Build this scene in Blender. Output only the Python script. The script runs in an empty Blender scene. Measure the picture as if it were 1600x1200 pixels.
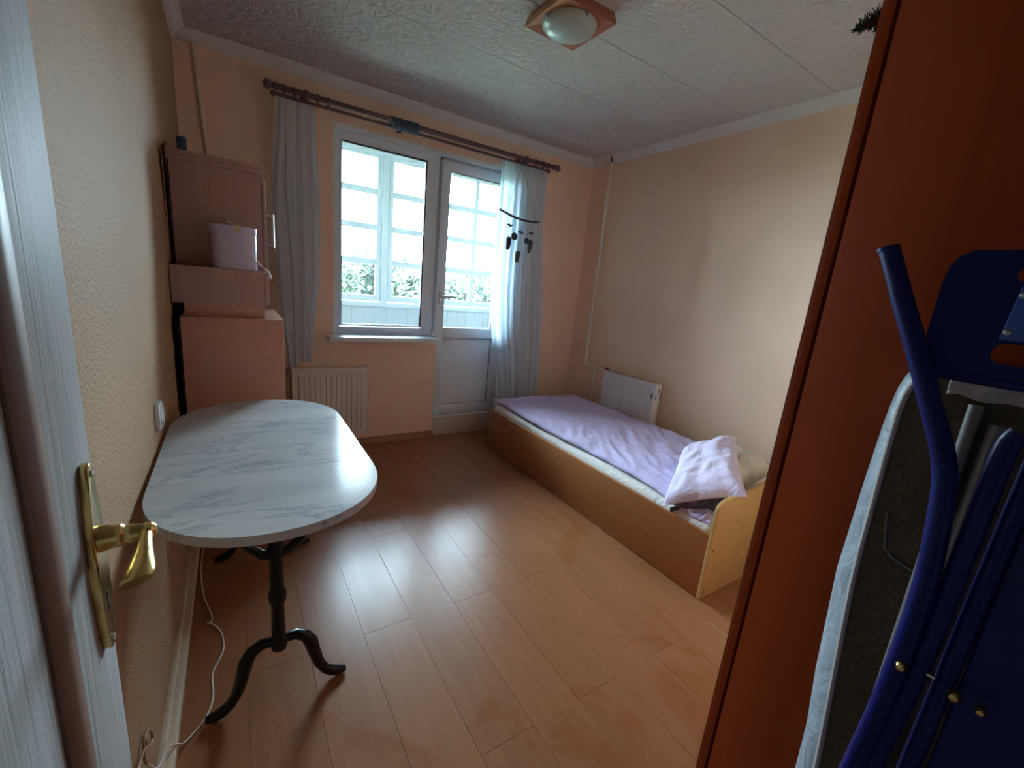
import bpy, bmesh, math, random
from mathutils import Vector, Matrix, noise

# ------------------------------------------------------------------ camera, sky, exposure
scene = bpy.context.scene
col = scene.collection
CAM = (0.2185, -3.2536, 1.3209)
YAW, PITCH, ROLL, FPX = 0.588, -0.2252, 0.0953, 664.94
fw = Vector((math.sin(YAW)*math.cos(PITCH), math.cos(YAW)*math.cos(PITCH), math.sin(PITCH)))
rt = fw.cross(Vector((0, 0, 1))).normalized(); up = rt.cross(fw)
c_, s_ = math.cos(ROLL), math.sin(ROLL)
R_ = c_*rt + s_*up; U_ = -s_*rt + c_*up
cd = bpy.data.cameras.new('camera'); cam = bpy.data.objects.new('camera', cd); col.objects.link(cam)
cd.sensor_width = 36.0; cd.lens = FPX/1600*36.0; cd.clip_start = 0.02; cd.clip_end = 400
M = Matrix.Identity(4)
for i in range(3):
    M[i][0] = R_[i]; M[i][1] = U_[i]; M[i][2] = -fw[i]; M[i][3] = CAM[i]
cam.matrix_world = M
scene.camera = cam

w = bpy.data.worlds.new('overcast_sky'); scene.world = w; w.use_nodes = True
bg = w.node_tree.nodes['Background']
bg.inputs[0].default_value = (0.72, 0.855, 1.0, 1); bg.inputs[1].default_value = 91.0
vs = scene.view_settings
vs.view_transform = 'Standard'; vs.look = 'None'; vs.gamma = 1.0; vs.use_curve_mapping = False
vs.exposure = 0.0
scene.cycles.max_bounces = 14; scene.cycles.diffuse_bounces = 8; scene.cycles.transparent_max_bounces = 16
scene.cycles.glossy_bounces = 4
scene.cycles.sample_clamp_indirect = 8.0
scene.cycles.caustics_reflective = False; scene.cycles.caustics_refractive = False
# a sampling portal where the sky enters (gives off no light of its own)
pl = bpy.data.lights.new('sky_portal', 'AREA'); pl.shape = 'RECTANGLE'; pl.size = 4.4; pl.size_y = 1.75
pl.cycles.is_portal = True
po = bpy.data.objects.new('sky_portal', pl); col.objects.link(po)
po.location = (1.8, 1.16, 1.92); po.rotation_euler = (-math.pi/2, 0, 0)

rnd = random.Random(7)
PI = math.pi

# ------------------------------------------------------------------ materials
def nt(name):
    m = bpy.data.materials.new(name); m.use_nodes = True
    t = m.node_tree
    return m, t, t.nodes['Principled BSDF']
def node(t, typ, **kw):
    n = t.nodes.new(typ)
    for k, v in kw.items():
        if k in n.inputs: n.inputs[k].default_value = v
        else: setattr(n, k, v)
    return n
def coords(t, scale=(1, 1, 1), rot=(0, 0, 0), kind='Object'):
    tc = t.nodes.new('ShaderNodeTexCoord'); mp = t.nodes.new('ShaderNodeMapping')
    mp.inputs['Scale'].default_value = scale; mp.inputs['Rotation'].default_value = rot
    t.links.new(tc.outputs[kind], mp.inputs[0]); return mp
def ramp(t, stops):
    r = t.nodes.new('ShaderNodeValToRGB')
    e = r.color_ramp.elements
    while len(e) < len(stops): e.new(0.5)
    for el, (p, c) in zip(e, stops):
        el.position = p; el.color = (c[0], c[1], c[2], 1)
    return r
def bump(t, b, src, strength=0.3, dist=0.002):
    n = node(t, 'ShaderNodeBump', Strength=strength, Distance=dist)
    t.links.new(src, n.inputs['Height']); t.links.new(n.outputs[0], b.inputs['Normal']); return n
def plain(name, c, rough=0.5, metal=0.0, spec=0.5, var=0.06, vscale=9.0, bs=0.0, bscale=200.0):
    m, t, b = nt(name)
    b.inputs['Roughness'].default_value = rough; b.inputs['Metallic'].default_value = metal
    b.inputs['Specular IOR Level'].default_value = spec
    mp = coords(t)
    n = node(t, 'ShaderNodeTexNoise', Scale=vscale, Detail=4.0)
    t.links.new(mp.outputs[0], n.inputs['Vector'])
    r = ramp(t, [(0.3, [x*(1-var) for x in c]), (0.7, [min(1, x*(1+var)) for x in c])])
    t.links.new(n.outputs[0], r.inputs[0]); t.links.new(r.outputs[0], b.inputs['Base Color'])
    if bs:
        n2 = node(t, 'ShaderNodeTexNoise', Scale=bscale, Detail=3.0)
        t.links.new(mp.outputs[0], n2.inputs['Vector']); bump(t, b, n2.outputs[0], bs)
    return m
def paint(name, c, rough, bs, bscale, dist=0.003, spec=0.4):
    m, t, b = nt(name)
    b.inputs['Roughness'].default_value = rough; b.inputs['Specular IOR Level'].default_value = spec
    mp = coords(t)
    n = node(t, 'ShaderNodeTexNoise', Scale=2.2, Detail=5.0)
    t.links.new(mp.outputs[0], n.inputs['Vector'])
    r = ramp(t, [(0.3, [x*0.95 for x in c]), (0.7, [min(1, x*1.04) for x in c])])
    t.links.new(n.outputs[0], r.inputs[0]); t.links.new(r.outputs[0], b.inputs['Base Color'])
    n2 = node(t, 'ShaderNodeTexNoise', Scale=bscale, Detail=4.0, Roughness=0.6)
    t.links.new(mp.outputs[0], n2.inputs['Vector']); bump(t, b, n2.outputs[0], bs, dist)
    return m
def wood(name, c1, c2, rough=0.4, scale=(30, 30, 2.2), rand=0.0, spec=0.5, bs=0.05, stain=None):
    m, t, b = nt(name)
    b.inputs['Roughness'].default_value = rough; b.inputs['Specular IOR Level'].default_value = spec
    mp = coords(t, scale)
    src = mp.outputs[0]
    if rand:
        oi = t.nodes.new('ShaderNodeObjectInfo')
        mm = node(t, 'ShaderNodeVectorMath', operation='MULTIPLY_ADD')
        cmb = t.nodes.new('ShaderNodeCombineXYZ')
        for k in range(3): t.links.new(oi.outputs['Random'], cmb.inputs[k])
        t.links.new(cmb.outputs[0], mm.inputs[0]); mm.inputs[1].default_value = (37, 53, 19)
        t.links.new(src, mm.inputs[2]); src = mm.outputs[0]
    n = node(t, 'ShaderNodeTexNoise', Scale=1.0, Detail=6.0, Roughness=0.6, Distortion=0.6)
    t.links.new(src, n.inputs['Vector'])
    r = ramp(t, [(0.28, c1), (0.72, c2)])
    t.links.new(n.outputs[0], r.inputs[0])
    out = r.outputs[0]
    if rand:
        hs = t.nodes.new('ShaderNodeHueSaturation')
        mr = node(t, 'ShaderNodeMapRange'); mr.inputs['To Min'].default_value = 1-rand; mr.inputs['To Max'].default_value = 1+rand
        t.links.new(oi.outputs['Random'], mr.inputs['Value']); t.links.new(mr.outputs[0], hs.inputs['Value'])
        t.links.new(out, hs.inputs['Color']); out = hs.outputs[0]
    if stain:
        gm = t.nodes.new('ShaderNodeNewGeometry')
        sn = node(t, 'ShaderNodeTexNoise', Scale=2.3, Detail=7.0, Roughness=0.65, Distortion=0.8); t.links.new(gm.outputs['Position'], sn.inputs['Vector'])
        sr = ramp(t, [(0.56, (1, 1, 1)), (0.63, stain)]); t.links.new(sn.outputs[0], sr.inputs[0])
        mu = node(t, 'ShaderNodeMix', data_type='RGBA', blend_type='MULTIPLY'); mu.inputs[0].default_value = 1.0
        t.links.new(out, mu.inputs[6]); t.links.new(sr.outputs[0], mu.inputs[7]); out = mu.outputs[2]
    t.links.new(out, b.inputs['Base Color'])
    if bs: bump(t, b, n.outputs[0], bs, 0.001)
    return m
def glassy(name, tint=(0.93, 0.97, 0.97), refl=1.0):
    m = bpy.data.materials.new(name); m.use_nodes = True; t = m.node_tree
    t.nodes.clear()
    o = t.nodes.new('ShaderNodeOutputMaterial'); mix = t.nodes.new('ShaderNodeMixShader')
    tr = t.nodes.new('ShaderNodeBsdfTransparent'); gl = t.nodes.new('ShaderNodeBsdfGlossy'); fr = t.nodes.new('ShaderNodeFresnel')
    tr.inputs[0].default_value = (*tint, 1); gl.inputs['Roughness'].default_value = 0.02; fr.inputs[0].default_value = 1.45
    t.links.new(fr.outputs[0], mix.inputs[0]); t.links.new(tr.outputs[0], mix.inputs[1]); t.links.new(gl.outputs[0], mix.inputs[2])
    t.links.new(mix.outputs[0], o.inputs[0]); return m
def sheer(name, c, transp=0.22, trl=0.45):
    m = bpy.data.materials.new(name); m.use_nodes = True; t = m.node_tree; t.nodes.clear()
    o = t.nodes.new('ShaderNodeOutputMaterial'); m1 = t.nodes.new('ShaderNodeMixShader'); m2 = t.nodes.new('ShaderNodeMixShader')
    d = t.nodes.new('ShaderNodeBsdfDiffuse'); l = t.nodes.new('ShaderNodeBsdfTranslucent'); tr = t.nodes.new('ShaderNodeBsdfTransparent')
    mp = coords(t, (60, 60, 3)); n = node(t, 'ShaderNodeTexNoise', Scale=1.0, Detail=3.0); t.links.new(mp.outputs[0], n.inputs['Vector'])
    r = ramp(t, [(0.3, [x*0.9 for x in c]), (0.7, c)]); t.links.new(n.outputs[0], r.inputs[0])
    t.links.new(r.outputs[0], d.inputs[0]); t.links.new(r.outputs[0], l.inputs[0])
    m1.inputs[0].default_value = trl; m2.inputs[0].default_value = transp
    t.links.new(d.outputs[0], m1.inputs[1]); t.links.new(l.outputs[0], m1.inputs[2])
    t.links.new(m1.outputs[0], m2.inputs[1]); t.links.new(tr.outputs[0], m2.inputs[2]); t.links.new(m2.outputs[0], o.inputs[0]); return m
def cloth(name, c, wr=0.4, scale=18.0, rough=0.85, var=0.05):
    m, t, b = nt(name)
    b.inputs['Roughness'].default_value = rough; b.inputs['Sheen Weight'].default_value = 0.15
    mp = coords(t)
    n = node(t, 'ShaderNodeTexNoise', Scale=6.0, Detail=3.0); t.links.new(mp.outputs[0], n.inputs['Vector'])
    r = ramp(t, [(0.3, [x*(1-var) for x in c]), (0.7, [min(1, x*(1+var)) for x in c])])
    t.links.new(n.outputs[0], r.inputs[0]); t.links.new(r.outputs[0], b.inputs['Base Color'])
    n2 = node(t, 'ShaderNodeTexNoise', Scale=scale, Detail=5.0, Distortion=1.4); t.links.new(mp.outputs[0], n2.inputs['Vector'])
    bump(t, b, n2.outputs[0], wr, 0.02)
    return m
def marble_mat():
    m, t, b = nt('marble'); b.inputs['Roughness'].default_value = 0.16; b.inputs['Specular IOR Level'].default_value = 0.05
    mp = coords(t, (2.2, 7.5, 5), (0, 0, 0.28))
    n = node(t, 'ShaderNodeTexNoise', Scale=1.3, Detail=7.0, Roughness=0.62, Distortion=0.7); t.links.new(mp.outputs[0], n.inputs['Vector'])
    a = node(t, 'ShaderNodeMath', operation='SUBTRACT'); a.inputs[1].default_value = 0.5; t.links.new(n.outputs[0], a.inputs[0])
    ab = node(t, 'ShaderNodeMath', operation='ABSOLUTE'); t.links.new(a.outputs[0], ab.inputs[0])
    r1 = ramp(t, [(0.0, (0.40, 0.42, 0.47)), (0.014, (0.56, 0.575, 0.61)), (0.05, (0.66, 0.665, 0.68))]); t.links.new(ab.outputs[0], r1.inputs[0])
    n2 = node(t, 'ShaderNodeTexNoise', Scale=0.75, Detail=5.0); t.links.new(mp.outputs[0], n2.inputs['Vector'])
    r2 = ramp(t, [(0.38, (0.78, 0.80, 0.83)), (0.62, (1, 1, 1))]); t.links.new(n2.outputs[0], r2.inputs[0])
    n3 = node(t, 'ShaderNodeTexNoise', Scale=0.9, Detail=2.0); t.links.new(mp.outputs[0], n3.inputs['Vector'])
    r3 = ramp(t, [(0.44, (0, 0, 0)), (0.58, (1, 1, 1))]); t.links.new(n3.outputs[0], r3.inputs[0])
    mk = node(t, 'ShaderNodeMix', data_type='RGBA'); t.links.new(r3.outputs[0], mk.inputs[0]); mk.inputs[6].default_value = (0.66, 0.665, 0.68, 1); t.links.new(r1.outputs[0], mk.inputs[7])
    mx = node(t, 'ShaderNodeMix', data_type='RGBA', blend_type='MULTIPLY'); mx.inputs[0].default_value = 1
    t.links.new(mk.outputs[2], mx.inputs[6]); t.links.new(r2.outputs[0], mx.inputs[7])
    t.links.new(mx.outputs[2], b.inputs['Base Color']); return m
def ceiling_mat():
    m, t, b = nt('ceiling_tile_foam'); b.inputs['Roughness'].default_value = 0.8; b.inputs['Specular IOR Level'].default_value = 0.2
    b.inputs['Base Color'].default_value = (0.60, 0.585, 0.585, 1)
    mp = coords(t, kind='Object')
    n = node(t, 'ShaderNodeTexNoise', Scale=11.0, Detail=3.0, Distortion=3.5); t.links.new(mp.outputs[0], n.inputs['Vector'])
    v = node(t, 'ShaderNodeTexVoronoi', Scale=24.0); t.links.new(mp.outputs[0], v.inputs['Vector'])
    ad = node(t, 'ShaderNodeMath', operation='MULTIPLY_ADD'); ad.inputs[1].default_value = 0.35
    t.links.new(v.outputs[0], ad.inputs[0]); t.links.new(n.outputs[0], ad.inputs[2])
    bump(t, b, ad.outputs[0], 1.0, 0.022); return m
def door_mat():
    m, t, b = nt('white_brushed_paint'); b.inputs['Base Color'].default_value = (0.62, 0.63, 0.63, 1); b.inputs['Roughness'].default_value = 0.42; b.inputs['Specular IOR Level'].default_value = 0.02
    mp = coords(t, (95, 95, 3.0))
    n = node(t, 'ShaderNodeTexNoise', Scale=1.0, Detail=5.0, Roughness=0.65); t.links.new(mp.outputs[0], n.inputs['Vector'])
    bump(t, b, n.outputs[0], 0.5, 0.004)
    mp2 = coords(t, (6, 6, 2)); n2 = node(t, 'ShaderNodeTexNoise', Scale=1.0, Detail=4.0); t.links.new(mp2.outputs[0], n2.inputs['Vector'])
    r = ramp(t, [(0.35, (0.35, 0.33, 0.32)), (0.6, (0.43, 0.425, 0.42))]); t.links.new(n2.outputs[0], r.inputs[0]); t.links.new(r.outputs[0], b.inputs['Base Color'])
    return m
def mesh_mat():
    m, t, b = nt('brown_board_mesh'); b.inputs['Roughness'].default_value = 0.6
    mp = coords(t, (160, 160, 160)); n = node(t, 'ShaderNodeTexVoronoi', Scale=1.0); t.links.new(mp.outputs[0], n.inputs['Vector'])
    r = ramp(t, [(0.25, (0.055, 0.038, 0.018)), (0.6, (0.10, 0.07, 0.03))]); t.links.new(n.outputs[0], r.inputs[0]); t.links.new(r.outputs[0], b.inputs['Base Color'])
    bump(t, b, n.outputs[0], 0.6, 0.003); return m

WALL = (0.88, 0.645, 0.485)
MT = dict(
    wall=paint('peach_wall_paint', WALL, 0.55, 0.25, 160),
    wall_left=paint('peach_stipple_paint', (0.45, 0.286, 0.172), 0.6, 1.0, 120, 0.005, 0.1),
    reveal=paint('white_reveal_paint', (0.80, 0.81, 0.80), 0.6, 0.1, 120),
    plaster=paint('grey_plaster', (0.62, 0.58, 0.53), 0.8, 0.6, 40),
    ceiling=ceiling_mat(),
    cornice=plain('white_cornice', (0.68, 0.68, 0.67), 0.7),
    plank=wood('beech_laminate', (0.31, 0.125, 0.055), (0.37, 0.155, 0.070), 0.28, (34, 2.2, 20), 0.04, 0.4, 0.03, (0.90, 0.78, 0.56)),
    subfloor=plain('dark_joint', (0.14, 0.065, 0.033), 0.9),
    base_l=plain('beige_skirting', (0.66, 0.52, 0.38), 0.45),
    base_b=wood('brown_skirting', (0.38, 0.20, 0.10), (0.46, 0.26, 0.13), 0.45, (2, 30, 30)),
    pvc=plain('white_pvc_blue_glare', (0.74, 0.82, 0.90), 0.32, var=0.02),  # white plastic, bluish window glare put into the base colour
    gasket=plain('black_gasket', (0.015, 0.016, 0.02), 0.5),
    glass=glassy('window_glass'),
    oldpaint=plain('old_white_paint', (0.72, 0.77, 0.77), 0.45, var=0.04),
    board=plain('white_boarding', (0.56, 0.60, 0.60), 0.5, var=0.04, vscale=5),
    screed=plain('pale_screed', (0.32, 0.31, 0.30), 0.8),
    outwall=plain('grey_render', (0.46, 0.46, 0.46), 0.85),
    marble=marble_mat(),
    iron=plain('black_cast_iron', (0.005, 0.005, 0.006), 0.3, 0.0, 0.35, bs=0.25, bscale=60),
    cab=wood('reddish_veneer', (0.44, 0.26, 0.245), (0.51, 0.31, 0.29), 0.5, (40, 40, 3)),
    cab2=wood('orange_veneer', (0.56, 0.295, 0.215), (0.63, 0.335, 0.245), 0.5, (3, 40, 40)),
    cabdark=plain('dark_cabinet_back', (0.03, 0.035, 0.05), 0.8),
    steel=plain('brushed_steel', (0.6, 0.6, 0.6), 0.3, 1.0),
    brass=plain('polished_brass', (0.72, 0.52, 0.20), 0.22, 1.0, var=0.12, vscale=30),
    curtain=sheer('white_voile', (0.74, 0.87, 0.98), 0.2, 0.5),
    rod=wood('dark_plum_wood', (0.10, 0.055, 0.065), (0.16, 0.09, 0.10), 0.4, (4, 30, 30)),
    rings=plain('dark_teal_ring', (0.05, 0.09, 0.14), 0.4),
    rad=plain('white_enamel', (0.74, 0.73, 0.70), 0.35, var=0.03),
    raddark=plain('radiator_grille_dark', (0.06, 0.05, 0.05), 0.6),
    pipe=plain('painted_pipe', (0.78, 0.72, 0.64), 0.4),
    pipe_l=plain('painted_conduit', (0.70, 0.58, 0.46), 0.5),
    red=plain('red_valve_plastic', (0.30, 0.02, 0.02), 0.4),
    bed=wood('oak_laminate', (0.37, 0.150, 0.052), (0.43, 0.185, 0.068), 0.42, (40, 3, 40), spec=0.4),
    bedhead=wood('light_oak_laminate', (0.52, 0.30, 0.11), (0.60, 0.36, 0.14), 0.42, (30, 40, 3), spec=0.4),
    hole=plain('dark_screw_hole', (0.03, 0.02, 0.015), 0.8),
    sheet=cloth('cream_sheet', (0.78, 0.74, 0.70), 0.5, 16),
    duvet=cloth('lavender_cotton', (0.58, 0.49, 0.76), 0.4, 10),
    pillow=cloth('pale_lavender_cotton', (0.68, 0.58, 0.78), 0.5, 11),
    satin=cloth('cream_green_satin', (0.62, 0.60, 0.50), 0.9, 13, 0.35, 0.25),
    inside=plain('case_inner_shade', (0.06, 0.055, 0.10), 0.9),  # shade inside the pillow case, put into the colour
    lampwood=wood('lamp_cherry_wood', (0.32, 0.10, 0.05), (0.40, 0.14, 0.07), 0.4, (20, 20, 20)),
    lampwood2=wood('lamp_light_cherry_wood', (0.42, 0.19, 0.09), (0.50, 0.24, 0.12), 0.4, (20, 20, 20)),
    opal=plain('opal_glass', (0.42, 0.50, 0.46), 0.25, var=0.02),
    ward=wood('cherry_wardrobe', (0.38, 0.060, 0.014), (0.45, 0.078, 0.019), 0.45, (30, 30, 2), spec=0.2),
    ward_highlight=plain('cherry_painted_highlight', (0.46, 0.14, 0.07), 0.4),  # lighter cherry that stands for the highlight on the edge
    blue=plain('blue_lacquer', (0.002, 0.007, 0.10), 0.36, 0.0, 0.25, var=0.1),
    bluelight=plain('blue_lacquer_centre', (0.015, 0.06, 0.30), 0.35, 0.0, 0.6),
    meshboard=mesh_mat(),
    silver=cloth('silver_cover', (0.30, 0.35, 0.40), 0.55, 9, 0.45),
    piping=plain('cream_piping', (0.55, 0.50, 0.48), 0.7),
    greytube=plain('grey_leg_tube', (0.20, 0.185, 0.185), 0.4),
    paintdoor=door_mat(),
    bead=wood('brown_glazing_bead', (0.17, 0.095, 0.065), (0.24, 0.14, 0.10), 0.45, (30, 30, 3)),
    socket=plain('white_plastic', (0.80, 0.80, 0.80), 0.25),
    cord=plain('white_cord', (0.80, 0.74, 0.70), 0.4),
    cordr=plain('brown_cord', (0.45, 0.22, 0.14), 0.4),
    tin=plain('white_tin_lilac_lit', (0.62, 0.56, 0.72), 0.4, var=0.05, vscale=4),  # white tin, the lilac light on it put into the colour
    tape=plain('cream_tape', (0.68, 0.58, 0.46), 0.6),
    smallbox=plain('dark_blue_plastic', (0.02, 0.04, 0.09), 0.5),
    twig=plain('grey_blue_driftwood', (0.07, 0.07, 0.10), 0.8),
    shell=plain('dark_pendant', (0.06, 0.045, 0.06), 0.6),
    sprig=plain('black_green_needle', (0.012, 0.018, 0.012), 0.6),
    string=plain('grey_string', (0.25, 0.24, 0.24), 0.8),
    leaf=plain('tree_leaf', (0.019, 0.034, 0.020), 0.7, var=0.5, vscale=1.2),
    bark=plain('tree_bark', (0.12, 0.09, 0.07), 0.9),
    ground=plain('far_ground', (0.22, 0.26, 0.18), 0.95, vscale=0.05),
    hallpaint=paint('hall_paint', (0.55, 0.50, 0.45), 0.7, 0.1, 100),
)

# ------------------------------------------------------------------ builders
ORG = {}
class MB:
    def __init__(s): s.bm = bmesh.new()
    def box(s, a, b, bev=0.0, seg=2):
        t = bmesh.new(); bmesh.ops.create_cube(t, size=1.0)
        for v in t.verts:
            for k in range(3): v.co[k] = (a[k]+b[k])/2 + v.co[k]*(b[k]-a[k])
        if bev: bmesh.ops.bevel(t, geom=t.edges[:], offset=bev, segments=seg, affect='EDGES', profile=0.5)
        s.merge(t); return s
    def merge(s, t):
        m = bpy.data.meshes.new('tmp'); t.to_mesh(m); t.free(); s.bm.from_mesh(m); bpy.data.meshes.remove(m)
    def tube(s, pts, r, n=12, cap=True, close=False):
        pts = [Vector(p) for p in pts]; k = len(pts); rs = r if isinstance(r, (list, tuple)) else [r]*k
        rings = []; prev = None
        for i, p in enumerate(pts):
            if close: d = pts[(i+1) % k]-pts[i-1]
            else: d = pts[min(i+1, k-1)]-pts[max(i-1, 0)]
            d.normalize()
            if prev is None:
                a = Vector((0, 0, 1)) if abs(d.z) < 0.9 else Vector((1, 0, 0))
                u = d.cross(a).normalized()
            else:
                u = (prev - d*prev.dot(d)).normalized()
            prev = u; v = d.cross(u)
            rings.append([s.bm.verts.new(p + rs[i]*(math.cos(2*PI*j/n)*u + math.sin(2*PI*j/n)*v)) for j in range(n)])
        for i in range(k if close else k-1):
            A, B = rings[i], rings[(i+1) % k]
            for j in range(n): s.bm.faces.new((A[j], A[(j+1) % n], B[(j+1) % n], B[j]))
        if cap and not close:
            s.bm.faces.new(rings[0][::-1]); s.bm.faces.new(rings[-1])
        return s
    def lathe(s, prof, base, axis='Z', n=24):
        rings = []
        for (r, h) in prof:
            ring = []
            for j in range(n):
                a = 2*PI*j/n; p = (r*math.cos(a), r*math.sin(a), h)
                if axis == 'X': p = (p[2], p[0], p[1])
                if axis == 'Y': p = (p[0], p[2], p[1])
                ring.append(s.bm.verts.new((base[0]+p[0], base[1]+p[1], base[2]+p[2])))
            rings.append(ring)
        for A, B in zip(rings, rings[1:]):
            for j in range(n): s.bm.faces.new((A[j], A[(j+1) % n], B[(j+1) % n], B[j]))
        s.bm.faces.new(rings[0][::-1]); s.bm.faces.new(rings[-1]); return s
    def prism(s, poly, off, place, bev=0.0):
        # poly: 2-D outline; place(u, v, w) -> 3-D; off = (w0, w1)
        t = bmesh.new()
        A = [t.verts.new(place(u, v, off[0])) for u, v in poly]; B = [t.verts.new(place(u, v, off[1])) for u, v in poly]
        n = len(poly)
        fa = t.faces.new(A); fb = t.faces.new(B[::-1])
        for i in range(n): t.faces.new((A[i], B[i], B[(i+1) % n], A[(i+1) % n]))
        if bev:
            ed = list(fa.edges)+list(fb.edges)
            bmesh.ops.bevel(t, geom=ed, offset=bev, segments=3, affect='EDGES', profile=0.5)
        s.merge(t); return s
    def grid(s, nu, nv, f):
        V = [[s.bm.verts.new(f(i/nu, j/nv)) for j in range(nv+1)] for i in range(nu+1)]
        for i in range(nu):
            for j in range(nv): s.bm.faces.new((V[i][j], V[i+1][j], V[i+1][j+1], V[i][j+1]))
        return s
    def data(s, name, org=(0, 0, 0), smooth=True):
        bmesh.ops.recalc_face_normals(s.bm, faces=s.bm.faces[:])
        if any(org): bmesh.ops.translate(s.bm, verts=s.bm.verts[:], vec=-Vector(org))
        me = bpy.data.meshes.new(name); s.bm.to_mesh(me); s.bm.free()
        if smooth:
            me.polygons.foreach_set('use_smooth', [True]*len(me.polygons))
            try: me.set_sharp_from_angle(angle=math.radians(38))
            except Exception: pass
        return me
    def build(s, name, mat, parent=None, smooth=True, org=None):
        if parent is not None: o = ORG[parent.name]
        else: o = Vector(org) if org else Vector((0, 0, 0))
        me = s.data(name, o, smooth); me.materials.append(MT[mat])
        ob = bpy.data.objects.new(name, me); col.objects.link(ob)
        if parent is not None: ob.parent = parent
        else: ob.location = o
        ORG[ob.name] = Vector(o); return ob
def empty(name, loc):
    o = bpy.data.objects.new(name, None); col.objects.link(o); o.location = loc; o.empty_display_size = 0.05
    ORG[o.name] = Vector(loc); return o
def tag(o, label, cat, group=None, kind=None):
    o['label'] = label; o['category'] = cat
    if group: o['group'] = group
    if kind: o['kind'] = kind
    return o
def thing(name, loc, label, cat, group=None, kind=None): return tag(empty(name, loc), label, cat, group, kind)
def part(p, name, mat, f, smooth=True):
    m = MB(); f(m); return m.build(name, mat, p, smooth)
def put(me, name, parent, world):      # another object that shares mesh data
    ob = bpy.data.objects.new(name, me); col.objects.link(ob); ob.parent = parent
    ob.location = Vector(world)-ORG[parent.name]; ORG[ob.name] = Vector(world); return ob

W, H, FY = 3.06, 2.50, -3.60
OX0, OX1, OZ1, SILL = 0.82, 2.24, 2.24, 0.862      # window / balcony door opening
DX0 = 1.60

# ------------------------------------------------------------------ room shell
def wall(name, boxes, mat, label):
    m = MB()
    for a, b in boxes: m.box(a, b)
    return tag(m.build(name, mat, None, False), label, 'wall', kind='structure')
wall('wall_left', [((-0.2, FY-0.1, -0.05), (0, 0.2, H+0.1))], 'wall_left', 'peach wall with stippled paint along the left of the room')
wall('wall_right', [((W, -2.9, -0.05), (W+0.2, 0.2, H+0.1))], 'wall', 'peach yellow painted wall beside the bed')
wall('wall_back', [((0, 0, -0.05), (OX0, 0.2, H+0.1)), ((OX0, 0, OZ1), (OX1, 0.2, H+0.1)),
                   ((OX0, 0, -0.05), (DX0, 0.2, SILL-0.034)), ((OX1, 0, -0.05), (W, 0.2, H+0.1))], 'wall', 'peach painted wall around the window and balcony door')
wall('wall_partition', [((1.72, FY-0.1, -0.05), (W+0.2, -2.9, H+0.1))], 'wall', 'peach painted wall block behind the wardrobe')
wall('wall_front', [((0.98, FY-0.12, -0.05), (1.72, FY, H+0.1)), ((0, FY-0.12, 2.06), (0.98, FY, H+0.1))], 'wall', 'peach painted wall with the doorway behind the camera')
wall('wall_hall', [((-0.2, -5.1, -0.05), (0, FY-0.12, H+0.1)), ((-0.2, -5.3, -0.05), (2.0, -5.1, H+0.1)), ((1.72, -5.1, -0.05), (2.0, FY-0.12, H+0.1)),
                   ((-0.2, -5.3, 2.3), (2.0, FY-0.12, 2.4))], 'hallpaint', 'plain hallway walls behind the doorway')

fl = tag(MB().box((-0.1, -5.2, -0.12), (W+0.1, 0.12, -0.008)).build('floor', 'subfloor', None, False), 'beech look laminate plank floor, worn along the joints', 'floor', kind='structure')
tag(MB().box((0.0, -5.1, -0.008), (1.72, FY-0.121, -0.001)).build('floor_hall', 'base_b', None, False), 'brown hallway floor behind the doorway', 'floor', kind='structure')
PW = 0.1853
cache = {}
def plank(ix, y0, y1, x0, x1):
    key = (round(x1-x0, 4), round(y1-y0, 4))
    if key not in cache:
        me = MB().box((0.0003, 0.0003, -0.007), (x1-x0-0.0003, y1-y0-0.0003, 0), 0.0005, 1).data('plank')
        me.materials.append(MT['plank']); cache[key] = me
    put(cache[key], 'plank', fl, (x0, y0, 0))
X0 = 0.574-PW*4
for i in range(20):
    xa, xb = max(0.0, X0+i*PW), min(W, X0+(i+1)*PW)
    if xb-xa < 0.01: continue
    ya = -1.283 if i % 2 == 1 else -1.885
    ys = [0.0] + [y for y in [ya+1.185, ya, ya-1.185, ya-2.37] if FY-0.12 < y < -0.02] + [FY-0.12]
    for a, b in zip(ys, ys[1:]): plank(i, b, a, xa, xb)

ce = tag(MB().box((-0.1, FY-0.1, H+0.004), (W+0.1, 0.1, H+0.12)).build('ceiling', 'cornice', None, False), 'off-white ceiling of swirl textured foam tiles', 'ceiling', kind='structure')
tile_me = MB().box((0.0, 0.0028, -0.005), (0.5, 0.4932, 0.006)).data('ceiling_tile')
tile_me.materials.append(MT['ceiling'])
yy = -0.962+0.496*2
while yy > FY:
    for k in range(7):
        x = -0.28+k*0.5
        put(tile_me, 'ceiling_tile', ce, (x, yy-0.496, H))
    yy -= 0.496

# cornice (mitred cove)
cp = [(0, 0), (0.062, 0), (0.058, -0.012), (0.030, -0.030), (0.012, -0.056), (0, -0.060)]
def cornice(name, a, b, nrm, label, ma, mb_):
    m = MB(); a, b, nrm = Vector(a), Vector(b), Vector(nrm); d = (b-a).normalized()
    A = [m.bm.verts.new(a + nrm*u + d*(u*ma) + Vector((0, 0, v))) for u, v in cp]
    B = [m.bm.verts.new(b + nrm*u - d*(u*mb_) + Vector((0, 0, v))) for u, v in cp]
    n = len(cp)
    for i in range(n): m.bm.faces.new((A[i], A[(i+1) % n], B[(i+1) % n], B[i]))
    m.bm.faces.new(A); m.bm.faces.new(B)
    return tag(m.build(name, 'cornice'), label, 'cornice', kind='structure')
cornice('trim_1', (0, 0, H), (W, 0, H), (0, -1, 0), 'white cove cornice above the window', 1, 1)
cornice('trim_2', (W, 0, H), (W, -2.9, H), (-1, 0, 0), 'white cove cornice above the bed wall', 1, 0)
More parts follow.
